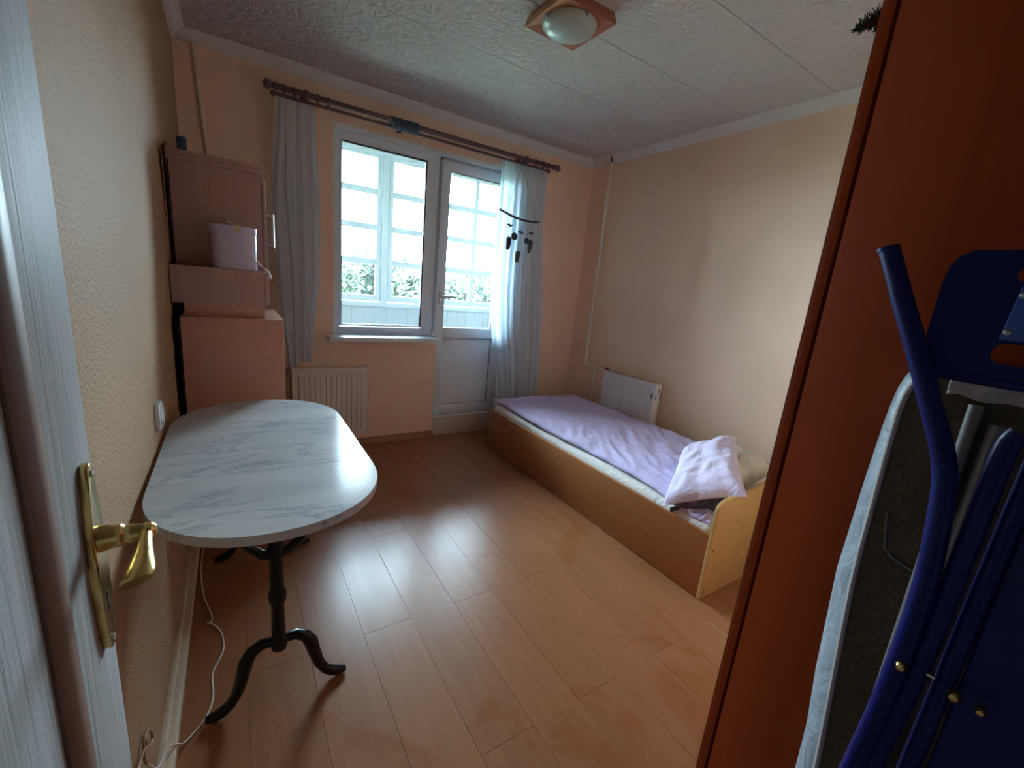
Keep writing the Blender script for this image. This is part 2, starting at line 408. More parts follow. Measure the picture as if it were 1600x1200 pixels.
cornice('trim_3', (0, 0, H), (0, FY, H), (1, 0, 0), 'white cove cornice above the left wall', 1, 0)
def skirting(name, a, b, label, mat, axis):
    # stepped profile strip
    m = MB()
    (m.box((a[0], a[1], 0), (b[0], b[1], 0.034), 0.004))
    if axis == 'y': m.box((a[0], a[1], 0), (a[0]+(b[0]-a[0])*0.45, b[1], 0.052), 0.003)
    else: m.box((a[0], b[1]-(b[1]-a[1])*0.45, 0), (b[0], b[1], 0.052), 0.003)
    return tag(m.build(name, mat), label, 'skirting', kind='structure')
skirting('baseboard_left', (0, FY), (0.036, -0.03), 'beige skirting strip along the left wall', 'base_l', 'y')
skirting('baseboard_back', (0.0, -0.028), (DX0+0.01, 0.0), 'brown skirting strip under the window', 'base_b', 'x')
skirting('baseboard_right', (W-0.028, -2.9), (W, 0.0), 'brown skirting strip under the bed wall', 'base_b', 'y')

# threshold below the balcony door
tag(MB().box((DX0, 0.0, -0.01), (OX1, 0.2, 0.165), 0.004).build('trim_4', 'plaster'), 'whitish rough plaster step under the balcony door', 'threshold', kind='structure')
# reveal lining
m = MB(); m.box((OX0-0.012, -0.002, SILL), (OX0+0.006, 0.085, OZ1)); m.box((OX0-0.012, -0.002, OZ1-0.008), (OX1+0.012, 0.085, OZ1+0.012)); m.box((OX1-0.006, -0.002, 0.165), (OX1+0.012, 0.085, OZ1))
tag(m.build('trim_5', 'reveal', None, False), 'white window reveal edge around the opening', 'reveal', kind='structure')

# window sill
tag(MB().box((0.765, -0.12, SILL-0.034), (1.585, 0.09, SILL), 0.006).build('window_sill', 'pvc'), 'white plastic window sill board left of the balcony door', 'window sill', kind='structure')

# ------------------------------------------------------------------ window
def ring(m, x0, x1, z0, z1, wl, wr, wb, wt, y0, y1, bev=0.004):
    m.box((x0, y0, z0), (x0+wl, y1, z1), bev); m.box((x1-wr, y0, z0), (x1, y1, z1), bev)
    m.box((x0+wl-0.002, y0+0.0005, z0), (x1-wr+0.002, y1, z0+wb), bev); m.box((x0+wl-0.002, y0+0.0005, z1-wt), (x1-wr+0.002, y1, z1), bev)
wi = thing('window_1', (1.2, 0.12, SILL), 'large white plastic framed window left of the balcony door', 'window', kind='structure')
G0, G1, GB, GT = 0.868, 1.500, 0.925, 2.186
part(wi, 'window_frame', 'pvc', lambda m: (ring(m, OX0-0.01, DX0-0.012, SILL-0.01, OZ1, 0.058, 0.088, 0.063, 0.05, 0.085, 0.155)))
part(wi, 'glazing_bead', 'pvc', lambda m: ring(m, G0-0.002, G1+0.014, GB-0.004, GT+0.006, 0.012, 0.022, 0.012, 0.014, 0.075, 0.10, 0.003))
part(wi, 'gasket', 'gasket', lambda m: ring(m, G0+0.0095, G1-0.007, GB+0.0075, GT-0.007, 0.005, 0.010, 0.005, 0.012, 0.088, 0.112, 0))
part(wi, 'pane', 'glass', lambda m: m.box((G0, 0.106, GB), (G1+0.004, 0.112, GT)))

# ------------------------------------------------------------------ balcony door
bd = thing('door_1', (1.9, 0.1, 0.165), 'white plastic balcony door with glass above a solid panel', 'door', kind='structure')
D0, D1, DB, DT = 1.604, 2.232, 0.168, 2.208
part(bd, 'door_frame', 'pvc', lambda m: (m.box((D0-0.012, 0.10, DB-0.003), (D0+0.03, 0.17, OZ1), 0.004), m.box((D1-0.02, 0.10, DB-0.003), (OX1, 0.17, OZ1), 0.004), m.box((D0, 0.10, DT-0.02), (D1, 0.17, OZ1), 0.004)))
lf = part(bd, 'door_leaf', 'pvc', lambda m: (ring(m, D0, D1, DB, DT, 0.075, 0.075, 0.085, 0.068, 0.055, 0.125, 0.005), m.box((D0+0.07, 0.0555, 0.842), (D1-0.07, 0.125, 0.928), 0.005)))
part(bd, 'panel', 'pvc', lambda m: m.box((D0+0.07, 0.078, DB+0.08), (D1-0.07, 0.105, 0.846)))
part(bd, 'gasket', 'gasket', lambda m: (ring(m, D0+0.073, D1-0.073, DB+0.083, 0.844, 0.004, 0.004, 0.004, 0.005, 0.07, 0.08, 0), ring(m, D0+0.073, D1-0.073, 0.926, DT-0.066, 0.005, 0.007, 0.005, 0.008, 0.07, 0.096, 0)))
part(bd, 'pane', 'glass', lambda m: m.box((D0+0.07, 0.088, 0.926), (D1-0.07, 0.094, DT-0.066)))
part(bd, 'painted_gap_shade', 'gasket', lambda m: m.box((D0, 0.062, DB-0.006), (D1, 0.12, DB+0.001)))  # black strip painted in for the shade under the leaf
hd = part(bd, 'handle', 'steel', lambda m: (m.box((1.626, 0.043, 1.13), (1.654, 0.056, 1.235), 0.005), m.tube([(1.64, 0.05, 1.186), (1.64, 0.012, 1.186)], 0.009), m.tube([(1.634, 0.012, 1.186), (1.66, 0.008, 1.186), (1.76, 0.010, 1.187)], [0.010, 0.011, 0.008])))

# ------------------------------------------------------------------ glazed loggia outside
LY = 1.0
tag(MB().box((-0.6, 0.2, -0.2), (4.4, 1.2, -0.02)).build('floor_loggia', 'screed', None, False), 'grey concrete balcony floor', 'floor', kind='structure')
tag(MB().box((-0.6, 0.2, 2.62), (4.4, 1.2, 2.8)).build('ceiling_loggia', 'outwall', None, False), 'grey concrete balcony ceiling', 'ceiling', kind='structure')
wall('wall_loggia_left', [((-0.8, 0.2, -0.2), (-0.6, 1.2, 2.8))], 'outwall', 'grey end wall of the balcony on the left')
wall('wall_loggia_right', [((4.4, 0.2, -0.2), (4.6, 1.2, 2.8))], 'outwall', 'grey end wall of the balcony on the right')
wall('wall_facade', [((-0.6, 0.2, -0.2), (OX0-0.02, 0.26, 2.8)), ((OX1+0.02, 0.2, -0.2), (4.4, 0.26, 2.8)), ((OX0-0.02, 0.2, OZ1+0.02), (OX1+0.02, 0.26, 2.8)), ((OX0-0.02, 0.2, -0.2), (DX0, 0.26, SILL-0.04))], 'outwall', 'grey rendered house wall on the balcony side')
pa = tag(MB().box((-0.6, LY+0.05, -0.02), (4.4, LY+0.13, 1.03)).build('parapet', 'outwall', None, False), 'white boarded balcony parapet under the glazing', 'parapet', kind='structure')
bme = MB().box((0.0004, 0, 0), (0.1096, 0.02, 1.02), 0.0016, 1).data('parapet_board'); bme.materials.append(MT['board'])
for k in range(45): put(bme, 'parapet_board', pa, (-0.6+k*0.11, LY+0.028, -0.01))
part(pa, 'parapet_rail', 'oldpaint', lambda m: m.box((-0.6, LY+0.0, 1.0), (4.4, LY+0.13, 1.045), 0.006))
w2 = thing('window_2', (1.5, LY+0.06, 1.045), 'old white painted balcony glazing with small panes', 'window', kind='structure')
ZB, ZR, ZT = 1.11, [1.425, 1.74, 2.055], 2.37
part(w2, 'head_rail', 'oldpaint', lambda m: m.box((-0.6, LY+0.03, ZT), (4.4, LY+0.11, 2.62), 0.004))
posts = [-0.465, 1.46, 3.385]
for px in posts: part(w2, 'post', 'oldpaint', lambda m: m.box((px-0.03, LY+0.02, 1.045), (px+0.03, LY+0.12, ZT+0.01), 0.004))
pcache = {}
for x0, x1 in [(-0.43, 1.425), (1.495, 3.35)]:
    cs = part(w2, 'casement', 'oldpaint', lambda m: ring(m, x0, x1, 1.05, ZT+0.005, 0.042, 0.042, 0.06, 0.03, LY+0.035, LY+0.085, 0.004))
    n = 4; xs = [x0+0.042+(x1-x0-0.084)*k/n for k in range(n+1)]
    zs = [1.11]+ZR+[ZT-0.02]
    for x in xs[1:-1]:
        o = MB().box((x-0.022, LY+0.038, 1.10), (x+0.022, LY+0.082, ZT-0.01), 0.003).build('muntin', 'oldpaint', cs)
    for z in ZR:
        o = MB().box((x0+0.04, LY+0.040, z-0.026), (x1-0.04, LY+0.080, z+0.026), 0.003).build('muntin', 'oldpaint', cs)
    for a, b in zip(xs, xs[1:]):
        for c, d in zip(zs, zs[1:]):
            key = (round(b-a, 3), round(d-c, 3))
            if key not in pcache:
                me = MB().box((0, 0, 0), (b-a, 0.003, d-c)).data('pane'); me.materials.append(MT['glass']); pcache[key] = me
            put(pcache[key], 'pane', cs, (a, LY+0.06, c))
m = MB().box((3.39, LY+0.03, 1.04), (4.4, LY+0.11, 2.45)); m.build('end_panel', 'oldpaint', w2, False)

# ------------------------------------------------------------------ outside
tag(MB().box((-160, 2, -9.6), (200, 260, -9.2)).build('ground', 'ground', None, False), 'far green ground below the balcony', 'ground', kind='structure')
def tree(x, y, top, rx, seed, label):
    r = random.Random(seed); z0 = -9.2
    t = thing('leafy_tree', (x, y, z0), label, 'tree', 'trees beyond the balcony')
    lean = r.uniform(-0.4, 0.4)
    part(t, 'trunk', 'bark', lambda m: m.tube([(x, y, z0), (x+lean*0.5, y, z0+4), (x+lean, y, top-3)], [0.28, 0.2, 0.09], 8))
    m = MB(); verts = []; faces = []
    blobs = [(x+r.uniform(-0.75, 0.75)*rx, y+r.uniform(-0.7, 0.7)*rx, top-1.2-abs(r.gauss(0, 1))*2.0, r.uniform(0.8, 1.7)) for _ in range(48)] + [(x, y, top-1.0, 1.0)]
    for bx_, by, bz, br in blobs:
        for _ in range(260):
            d = Vector((r.gauss(0, 1), r.gauss(0, 1), r.gauss(0, 1))).normalized()*br*r.uniform(0.5, 1)**0.5
            p = Vector((bx_, by, bz))+d; s = r.uniform(0.18, 0.36)
            a = Vector((r.gauss(0, 1), r.gauss(0, 1), r.gauss(0, 1))).normalized(); b = a.orthogonal().normalized()
            k = len(verts); verts += [p-a*s, p-b*s*0.55, p+a*s, p+b*s*0.55]; faces.append((k, k+1, k+2, k+3))
    me = bpy.data.meshes.new('foliage'); me.from_pydata([v-ORG[t.name] for v in verts], [], faces); me.materials.append(MT['leaf'])
    o = bpy.data.objects.new('foliage', me); col.objects.link(o); o.parent = t; o['kind'] = 'stuff'
    return t
tree(-0.59, 37.0, 2.33, 3.3, 1, 'bushy green tree hidden mostly by the window edge')
tree(4.44, 28.0, 2.20, 2.6, 2, 'bushy green tree behind the left column of balcony panes')
tree(10.77, 37.0, 2.93, 3.3, 3, 'bushy green tree behind the post of the balcony glazing')
tree(12.72, 28.0, 2.13, 2.6, 4, 'bushy green tree seen just left of the balcony door frame')
tree(21.55, 37.0, 3.01, 3.3, 5, 'tallest green tree, seen through the balcony door glass')
tree(21.00, 28.0, 2.01, 2.6, 6, 'lower green tree at the curtain side of the door glass')
tree(31.61, 37.0, 2.53, 3.3, 7, 'green tree behind the white voile curtain right of door')

# ------------------------------------------------------------------ bed
BX, BY0, BY1, BZ = 1.953, -0.345, -2.363, 0.322
BXR = 2.915
bed = thing('single_bed', (2.43, -1.35, 0), 'light oak laminate single bed frame along the right wall', 'bed')
part(bed, 'side_panel', 'bed', lambda m: m.box((BX, BY1+0.018, 0.004), (BX+0.018, BY0, BZ), 0.0015))
part(bed, 'side_panel', 'bed', lambda m: m.box((BXR-0.018, BY1+0.018, 0.004), (BXR, BY0, BZ), 0.0015))
part(bed, 'foot_panel', 'bed', lambda m: m.box((BX+0.018, BY0-0.018, 0.004), (BXR-0.018, BY0, BZ), 0.0015))
half = [(0, 0.004), (0, 0.445), (0.006, 0.462), (0.022, 0.478), (0.05, 0.489), (0.095, 0.495), (0.16, 0.494), (0.23, 0.497), (0.31, 0.503), (0.39, 0.514), (0.46, 0.540), (0.4805, 0.545)]
wd = BXR-BX
hp = [(u, v) for u, v in half] + [(wd-u, v) for u, v in half[::-1][1:]]
hb = part(bed, 'headboard', 'bedhead', lambda m: m.prism(hp, (0, 0.018), lambda u, v, q: (BX+u, BY1+q, v), 0.0012))
hb['label'] = 'pale oak headboard with a scalloped top edge'
for hx, hz in [(1.978, 0.25), (1.971, 0.038)]: part(bed, 'screw_hole', 'hole', lambda m: m.lathe([(0.0055, -0.0008), (0.0055, 0.001)], (hx, BY1, hz), 'Y', 12))
part(bed, 'screw_hole', 'hole', lambda m: m.lathe([(0.004, -0.0008), (0.004, 0.001)], (BX, -2.028, 0.138), 'X', 12))
part(bed, 'slat_base', 'bed', lambda m: m.box((BX+0.02, BY1+0.02, 0.15), (BXR-0.02, BY0-0.02, 0.168)))

def fold(p, s, a): return a*noise.noise(Vector(p)*s)
def mattress_f(m):
    t = bmesh.new(); bmesh.ops.create_cube(t, size=1)
    a, b = (BX+0.022, BY1+0.022, 0.168), (BXR-0.022, BY0-0.022, 0.352)
    for v in t.verts:
        for k in range(3): v.co[k] = (a[k]+b[k])/2+v.co[k]*(b[k]-a[k])
    bmesh.ops.bevel(t, geom=t.edges[:], offset=0.035, segments=4, affect='EDGES', profile=0.5)
    bmesh.ops.subdivide_edges(t, edges=[e for e in t.edges if e.calc_length() > 0.3], cuts=40, use_grid_fill=True)
    for v in t.verts:
        if v.co.z > 0.3: v.co.z += fold(v.co, 9, 0.006)+fold((v.co.x*30, v.co.y*8, 3), 1, 0.004)
    m.merge(t)
mt = MB(); mattress_f(mt)
tag(mt.build('mattress', 'sheet', None, org=(2.43, -1.35, 0.168)), 'mattress in a cream white fitted sheet inside the oak bed', 'mattress')

def duv(u, v):
    # u across the bed (0 front edge, 1 wall), v along (0 window, 1 pillow)
    x = 2.012+0.905*u; y = -0.275-1.86*v
    x += 0.012*math.sin(v*9+1)*(1-u) - 0.05*max(0, v-0.86)*(1-u)*4
    if v > 0.55: x -= 0.05*u*min(1, (v-0.55)/0.3)
    d = u*1.0+v*2.0
    z = 0.372
    edge = min(1, u/0.06, (1-u)/0.05, v/0.03, (1-v)/0.04); edge = max(0, edge)
    amp = 0.35+0.65*min(1, max(0, (v-0.15)/0.4))
    dx, dy = x*0.50+y*0.87, -x*0.87+y*0.50
    rid = 0
    for s, a in ((7, 0.016), (15, 0.008), (28, 0.004)):
        q = noise.noise(Vector((dx*s*0.38+3, dy*s*1.7+0.5*math.sin(dx*5), s*1.3)))
        rid += a*(1-abs(q)*2.2)
    z += edge**0.5*(0.016 + amp*rid*0.85)
    z -= 0.012*(u > 0.62)*min(1, max(0, (u-0.62)/0.05))*(1-min(1, v*1.05))    # folded-down strip by the wall
    if v > 0.80 and u > 0.25: z += 0.03*math.sin((v-0.8)/0.2*PI)*min(1, (u-0.25)*3)
    if v > 0.93: z -= 0.01*(v-0.93)/0.07
    return (x, y, z)
dm = MB(); dm.grid(70, 130, duv)
do = dm.build('duvet', 'duvet', None, org=(2.43, -1.2, 0.36))
tag(do, 'wrinkled lavender duvet spread over the bed', 'duvet')
md = do.modifiers.new('thick', 'SOLIDIFY'); md.thickness = 0.014; md.offset = -1

def pillow(name, A, B, C_, D, th, mat, label, seed, dent=0.0):
    A, B, C_, D = map(Vector, (A, B, C_, D)); nrm = ((B-A).cross(D-A)).normalized()
    if nrm.z < 0: nrm = -nrm
    m = MB()
    def surf(sg):
        def f(u, v):
            cu, cv = 2*u-1, 2*v-1
            # pull the middle of the edges in a little, keep corners pointed
            iu = 0.5+0.5*cu*(1-0.07*(1-cv*cv)); iv = 0.5+0.5*cv*(1-0.07*(1-cu*cu))
            p = (A*(1-iu)+B*iu)*(1-iv)+(D*(1-iu)+C_*iu)*iv
            h = max(0, (1-cu**4))*max(0, (1-cv**4)); h = h**0.55
            wob = noise.noise(Vector((u*5+seed, v*5, sg)))*0.016+noise.noise(Vector((u*3+v*6+seed, u*11-v*4, 2)))*0.012
            return p + nrm*(sg*th*h*(1.0 if sg > 0 else 0.55) + wob*h)
        return f
    m.grid(36, 36, surf(1)); m.grid(36, 36, surf(-1))
    bmesh.ops.remove_doubles(m.bm, verts=m.bm.verts[:], dist=0.0004)
    base = (A+B+C_+D)/4
    o = m.build(name, mat, None, org=tuple(base)); return tag(o, label, 'pillow'), nrm
p2, _ = pillow('pillow', (2.16, -2.28, 0.435), (2.72, -2.22, 0.45), (2.80, -1.93, 0.43), (2.30, -1.92, 0.43), 0.10, 'satin', 'cream and olive satin pillow behind the lavender one by the wall', 5)
p1, nr = pillow('pillow', (1.925, -2.105, 0.352), (2.40, -1.86, 0.49), (2.60, -2.03, 0.605), (2.085, -2.405, 0.515), 0.07, 'pillow', 'pale lavender pillow slumped over the bed edge and headboard corner', 2)
# open mouth of the pillow case below its lower hem, inner shade painted dark
m = MB()
def flap(u, v):
    a = Vector((1.955, -2.13, 0.350)); b = Vector((2.075, -2.335, 0.462)); p = a*(1-u)+b*u
    return p+Vector((0.02, 0.008, -0.050))*v+Vector((0.004*math.sin(u*14), 0, -0.012*math.sin(u*PI)*v))
m.grid(20, 6, flap)
fo = m.build('case_flap', 'inside', p1); fo['label'] = 'pillow case flap coloured dark for the shade inside'
m = MB()
def tail(u, v): return (1.985+0.30*u, -2.16-0.165*v+0.02*u, 0.362+0.04*math.sin(u*PI*0.7)+0.02*noise.noise(Vector((u*6, v*9, 1)))+0.03*v*u)
m.grid(24, 16, tail)
o = m.build('folded_blanket', 'duvet', None, org=(2.1, -2.25, 0.352)); tag(o, 'small lavender cloth bunched on the mattress under the pillow', 'blanket')
md = o.modifiers.new('thick', 'SOLIDIFY'); md.thickness = 0.02; md.offset = -1

# ------------------------------------------------------------------ radiators
def radiator(org, ux, uy, length, z0, z1, depth, label, pitch=0.034):
    # ux: direction along the face; uy: outward normal; org: wall side start at face plane
    org, ux, uy = Vector(org), Vector(ux), Vector(uy)
    t = thing('radiator', (org.x, org.y, z0), label, 'radiator', 'flat panel radiators')
    P = lambda u, q, z: org+ux*u+uy*q+Vector((0, 0, z))
    def panel(m):
        n = int((length-0.05)/pitch); st = (length-0.05)/n
        prof = [(0, 0), (0.025, 0)]
        for k in range(n):
            u = 0.025+k*st
            prof += [(u+st*0.08, -0.013), (u+st*0.30, -0.013), (u+st*0.42, 0), (u+st*0.98, 0)]
        prof += [(length, 0)]
        zs = [z0+0.012, z0+0.028, z0+0.05, z0+0.062, z1-0.062, z1-0.05, z1-0.028, z1-0.006]
        fac = [0, 0, 0, 1, 1, 0, 0, 0]
        V = [[m.bm.verts.new(P(u, -0.006+q*f, z)) for u, q in prof] for z, f in zip(zs, fac)]
        for a, b in zip(V, V[1:]):
            for i in range(len(prof)-1): m.bm.faces.new((a[i], a[i+1], b[i+1], b[i]))
        t2 = bmesh.new(); m.box((0, 0, 0), (0.001, 0.001, 0.001)) if False else None
        t2.free()
    part(t, 'panel', 'rad', panel)
    def bx2(m, u0, u1, q0, q1, za, zb, bev=0.003):
        a, b = P(u0, q0, za), P(u1, q1, zb)
        m.box([min(a[k], b[k]) for k in range(3)], [max(a[k], b[k]) for k in range(3)], bev)
    part(t, 'body', 'rad', lambda m: bx2(m, 0.004, length-0.004, -0.03, -0.014, z0+0.012, z1-0.008))
    part(t, 'body', 'rad', lambda m: bx2(m, 0.004, length-0.004, -depth+0.012, -depth+0.028, z0+0.012, z1-0.008))
    part(t, 'side_cover', 'rad', lambda m: bx2(m, -0.004, 0.006, -depth+0.012, -0.004, z0+0.02, z1))
    sc = part(t, 'side_cover', 'rad', lambda m: bx2(m, length-0.006, length+0.004, -depth+0.012, -0.004, z0+0.02, z1))
    part(t, 'top_grille', 'raddark', lambda m: bx2(m, 0.006, length-0.006, -depth+0.014, -0.012, z1-0.014, z1-0.010, 0))
    part(t, 'top_lip', 'rad', lambda m: bx2(m, 0, length, -0.012, -0.004, z1-0.02, z1, 0.002))
    for u_ in (0.1, length-0.13): part(t, 'bracket', 'raddark', lambda m: bx2(m, u_, u_+0.03, -depth-0.012, -depth+0.012, z0+0.03, z1-0.05, 0))
    return t, bx2, sc
rl, bx2, _ = radiator((0.53, -0.115, 0), (1, 0, 0), (0, -1, 0), 0.503, 0.118, 0.642, 0.09, 'white panel radiator on the wall under the window sill')
part(rl, 'supply_pipe', 'pipe_l', lambda m: m.tube([(0.51, -0.05, 0.08), (0.51, -0.05, 0.6), (0.53, -0.05, 0.61)], 0.009))
rr, bx2, sc = radiator((2.94, -0.618, 0), (0, -1, 0), (-1, 0, 0), 0.553, 0.14, 0.680, 0.09, 'white panel radiator on the wall beside the bed')
part(rr, 'cover_slot', 'raddark', lambda m: [m.box((2.985+dx, -0.618-0.5585, z0), (2.993+dx, -0.618-0.556, z1), 0) for dx, z0, z1 in ((0.0, 0.605, 0.645), (-0.028, 0.555, 0.60), (0.024, 0.555, 0.60))])
part(rr, 'cover_slot', 'raddark', lambda m: m.box((2.9331, -1.155, 0.565), (2.945, -1.151, 0.60), 0))
v_ = part(rr, 'valve', 'raddark', lambda m: (m.tube([(2.985, -0.612, 0.655), (2.985, -0.585, 0.655)], 0.012),))
part(v_, 'valve_knob', 'red', lambda m: (m.lathe([(0.010, 0), (0.016, 0.004), (0.016, 0.022), (0.009, 0.028)], (2.985, -0.598, 0.664), 'Z', 14), m.box((2.975, -0.62, 0.684), (2.995, -0.575, 0.692), 0.003)))

# heating riser
hp_ = thing('heating_pipe', (3.016, -0.28, 0), 'white painted heating riser pipe in the corner behind the bed', 'pipe')
part(hp_, 'riser', 'pipe', lambda m: m.tube([(3.016, -0.28, 2.47), (3.016, -0.28, 2.40), (3.016, -0.278, 1.5), (3.016, -0.28, 0.675), (3.016, -0.288, 0.664), (3.016, -0.30, 0.66)], 0.012))
part(hp_, 'branch_pipe', 'pipe', lambda m: m.tube([(3.016, -0.28, 0.66), (3.012, -0.40, 0.659), (2.99, -0.58, 0.656)], 0.009))
part(hp_, 'lower_riser', 'pipe', lambda m: m.tube([(3.016, -0.42, 0.655), (3.016, -0.42, 0.0)], 0.009))
part(hp_, 'ceiling_gap', 'hole', lambda m: m.tube([(3.012, -0.286, 2.435), (3.004, -0.282, 2.46), (2.998, -0.28, 2.482)], 0.006))
tag(MB().tube([(0.092, -0.008, 2.44), (0.10, -0.010, 2.30), (0.128, -0.008, 1.9), (0.135, -0.008, 1.0), (0.135, -0.008, 0.03)], 0.010).build('wall_conduit', 'pipe_l', None, org=(0.13, -0.008, 0.03)), 'thin painted conduit running up the wall behind the cabinets', 'conduit')

# ------------------------------------------------------------------ curtain rod, curtains, wind chime
cr = thing('curtain_rod', (1.5, -0.12, 2.31), 'double dark plum wooden curtain rod above the window', 'curtain rod')
RZ = 2.312
part(cr, 'rod', 'rod', lambda m: m.tube([(0.47, -0.135, RZ), (2.52, -0.135, RZ)], 0.016))
part(cr, 'rear_rod', 'rod', lambda m: m.tube([(0.475, -0.082, RZ-0.024), (2.49, -0.082, RZ-0.024)], 0.0095))
def finial(x, s): return lambda m: m.lathe([(0.0145, 0), (0.022, 0.008*s), (0.022, 0.018*s), (0.012, 0.024*s), (0.013, 0.03*s), (0.024, 0.042*s), (0.026, 0.055*s), (0.018, 0.068*s), (0.006, 0.075*s)], (x, -0.135, RZ), 'X', 16)
part(cr, 'finial', 'rod', finial(0.485, -1)); part(cr, 'finial', 'rod', finial(2.50, 1))
part(cr, 'end_knob', 'rod', lambda m: m.lathe([(0.009, 0), (0.017, -0.006), (0.017, -0.018), (0.006, -0.026)], (0.478, -0.082, RZ-0.024), 'X', 14))
part(cr, 'end_knob', 'rod', lambda m: m.lathe([(0.009, 0), (0.017, 0.006), (0.017, 0.018), (0.006, 0.026)], (2.485, -0.082, RZ-0.024), 'X', 14))
for bxx in (0.635, 1.24, 2.23):
    part(cr, 'bracket', 'rod', lambda m: (m.box((bxx-0.010, -0.14, RZ-0.012), (bxx+0.010, 0, RZ+0.003), 0.003), m.box((bxx-0.014, -0.156, RZ-0.034), (bxx+0.014, -0.072, RZ+0.021), 0.006), m.box((bxx-0.018, -0.012, RZ-0.03), (bxx+0.018, 0, RZ+0.03), 0.004)))
def ring_(x, q, rr, zz, r=0.0035):
    pts = [(x+0.004*math.sin(3*a), q+rr*math.cos(a), zz+rr*math.sin(a)) for a in [2*PI*k/18 for k in range(18)]]
    return lambda m: (m.tube(pts, r, 8, close=True), m.tube([(x, q, zz-rr), (x, q, zz-rr-0.014)], 0.003, 6))
for x in [0.70, 0.76, 0.52, 0.57, 2.40, 2.45, 2.33]: part(cr, 'curtain_ring', 'rod', ring_(x, -0.135, 0.022, RZ-0.004))
for k in range(15): part(cr, 'curtain_ring', 'rings', ring_(1.152+k*0.0125, -0.135, 0.028+0.002*(k % 2), RZ-0.010, 0.0048))

def interp(tab, z):
    tab = sorted(tab)
    if z <= tab[0][0]: return tab[0][1]
    for (a, b), (c, d) in zip(tab, tab[1:]):
        if z <= c: return b+(d-b)*(z-a)/(c-a)
    return tab[-1][1]
def curtain(name, z0, z1, L, Rr, y0, nf, amp, seed, label, hem=None):
    m = MB()
    def f(u, v):
        z = z1+(z0(u)-z1)*v if callable(z0) else z1+(z0-z1)*v
        l, r_ = interp(L, z), interp(Rr, z)
        uu = u+0.018*noise.noise(Vector((u*6, v*2.5, seed)))
        x = l+(r_-l)*uu
        ph = u*nf*2*PI+1.2*noise.noise(Vector((u*4, v*1.4, seed+3)))*2
        a = amp*(0.35+0.65*min(1, v*4))*(0.75+0.5*noise.noise(Vector((u*7, v*2, seed+9))))
        y = y0+a*math.sin(ph)+0.4*a*math.sin(2.3*ph+seed)
        return (x+0.006*math.sin(ph*1.0+1), y, z)
    m.grid(150, 60, f)
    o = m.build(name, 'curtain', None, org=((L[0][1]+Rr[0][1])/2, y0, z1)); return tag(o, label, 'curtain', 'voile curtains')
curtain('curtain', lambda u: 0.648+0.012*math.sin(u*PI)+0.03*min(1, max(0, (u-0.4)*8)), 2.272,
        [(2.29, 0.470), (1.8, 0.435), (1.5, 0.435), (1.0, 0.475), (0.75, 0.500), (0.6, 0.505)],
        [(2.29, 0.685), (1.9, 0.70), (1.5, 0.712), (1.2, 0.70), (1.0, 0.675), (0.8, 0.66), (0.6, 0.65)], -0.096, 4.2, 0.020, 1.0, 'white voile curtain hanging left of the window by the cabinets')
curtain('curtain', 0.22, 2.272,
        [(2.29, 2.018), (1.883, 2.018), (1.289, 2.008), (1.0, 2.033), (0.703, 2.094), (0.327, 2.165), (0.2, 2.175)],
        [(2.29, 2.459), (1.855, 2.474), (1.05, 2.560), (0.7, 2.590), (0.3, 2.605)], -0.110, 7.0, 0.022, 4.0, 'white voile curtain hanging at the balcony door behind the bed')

wc = thing('wind_chime', (2.16, -0.235, 2.28), 'driftwood wind chime with dark pendants hanging before the right curtain', 'wind chime')
Y = -0.235
ST = [(1.962, Y, 1.885), (2.03, Y, 1.868), (2.07, Y, 1.856), (2.12, Y, 1.846), (2.21, Y, 1.838), (2.28, Y, 1.840), (2.345, Y, 1.845)]
part(wc, 'driftwood_stick', 'twig', lambda m: m.tube(ST, [0.008, 0.0085, 0.010, 0.0085, 0.0085, 0.008, 0.008], 8))
part(wc, 'cord', 'string', lambda m: (m.tube([(2.02, Y, 1.87), (2.165, Y+0.06, 2.22), (2.17, -0.135, 2.29)], 0.0016, 6), m.tube([(2.31, Y, 1.85), (2.19, Y+0.06, 2.22), (2.17, -0.135, 2.292)], 0.0016, 6)))
def pend(px, pz, kind, s, top):
    def f(m):
        if kind == 'disc': m.lathe([(0.002, -0.004), (s*0.9, -0.004), (s, 0), (s*0.9, 0.004), (0.002, 0.004)], (px, Y, pz), 'Y', 18)
        elif kind == 'drop':
            m.tube([(px, Y, pz+s), (px+0.001, Y, pz+s*0.8), (px, Y, pz+s*0.3), (px-0.003, Y, pz-s*0.5), (px-0.004, Y, pz-s*0.9), (px-0.004, Y, pz-s)], [0.006, s*0.42, s*0.44, s*0.34, s*0.27, 0.006], 12)
        else:
            m.tube([(px-s, Y, pz+kind*s*0.3), (px-s*0.5, Y, pz+0.004), (px, Y, pz-0.002), (px+s*0.5, Y, pz-0.002), (px+s*1.2, Y, pz-kind*s*0.3+0.004)], [0.003, s*0.30, s*0.40, s*0.30, 0.002], 10)
    p = part(wc, 'pendant', 'shell', f)
    part(wc, 'thread', 'string', lambda m: m.tube([(px, Y, pz), (px, Y, top)], 0.0014, 6))
pend(2.068, 1.784, 0.0, 0.026, 1.86); pend(2.069, 1.648, 'drop', 0.052, 1.784); pend(2.119, 1.706, 'disc', 0.030, 1.85); pend(2.178, 1.742, 1.4, 0.026, 1.845)
pend(2.165, 1.556, 'drop', 0.046, 1.742); pend(2.240, 1.688, 'disc', 0.024, 1.842); pend(2.280, 1.676, 'disc', 0.025, 1.842); pend(2.276, 1.640, 'drop', 0.044, 1.70); pend(2.278, 1.752, 0.0, 0.024, 1.845)

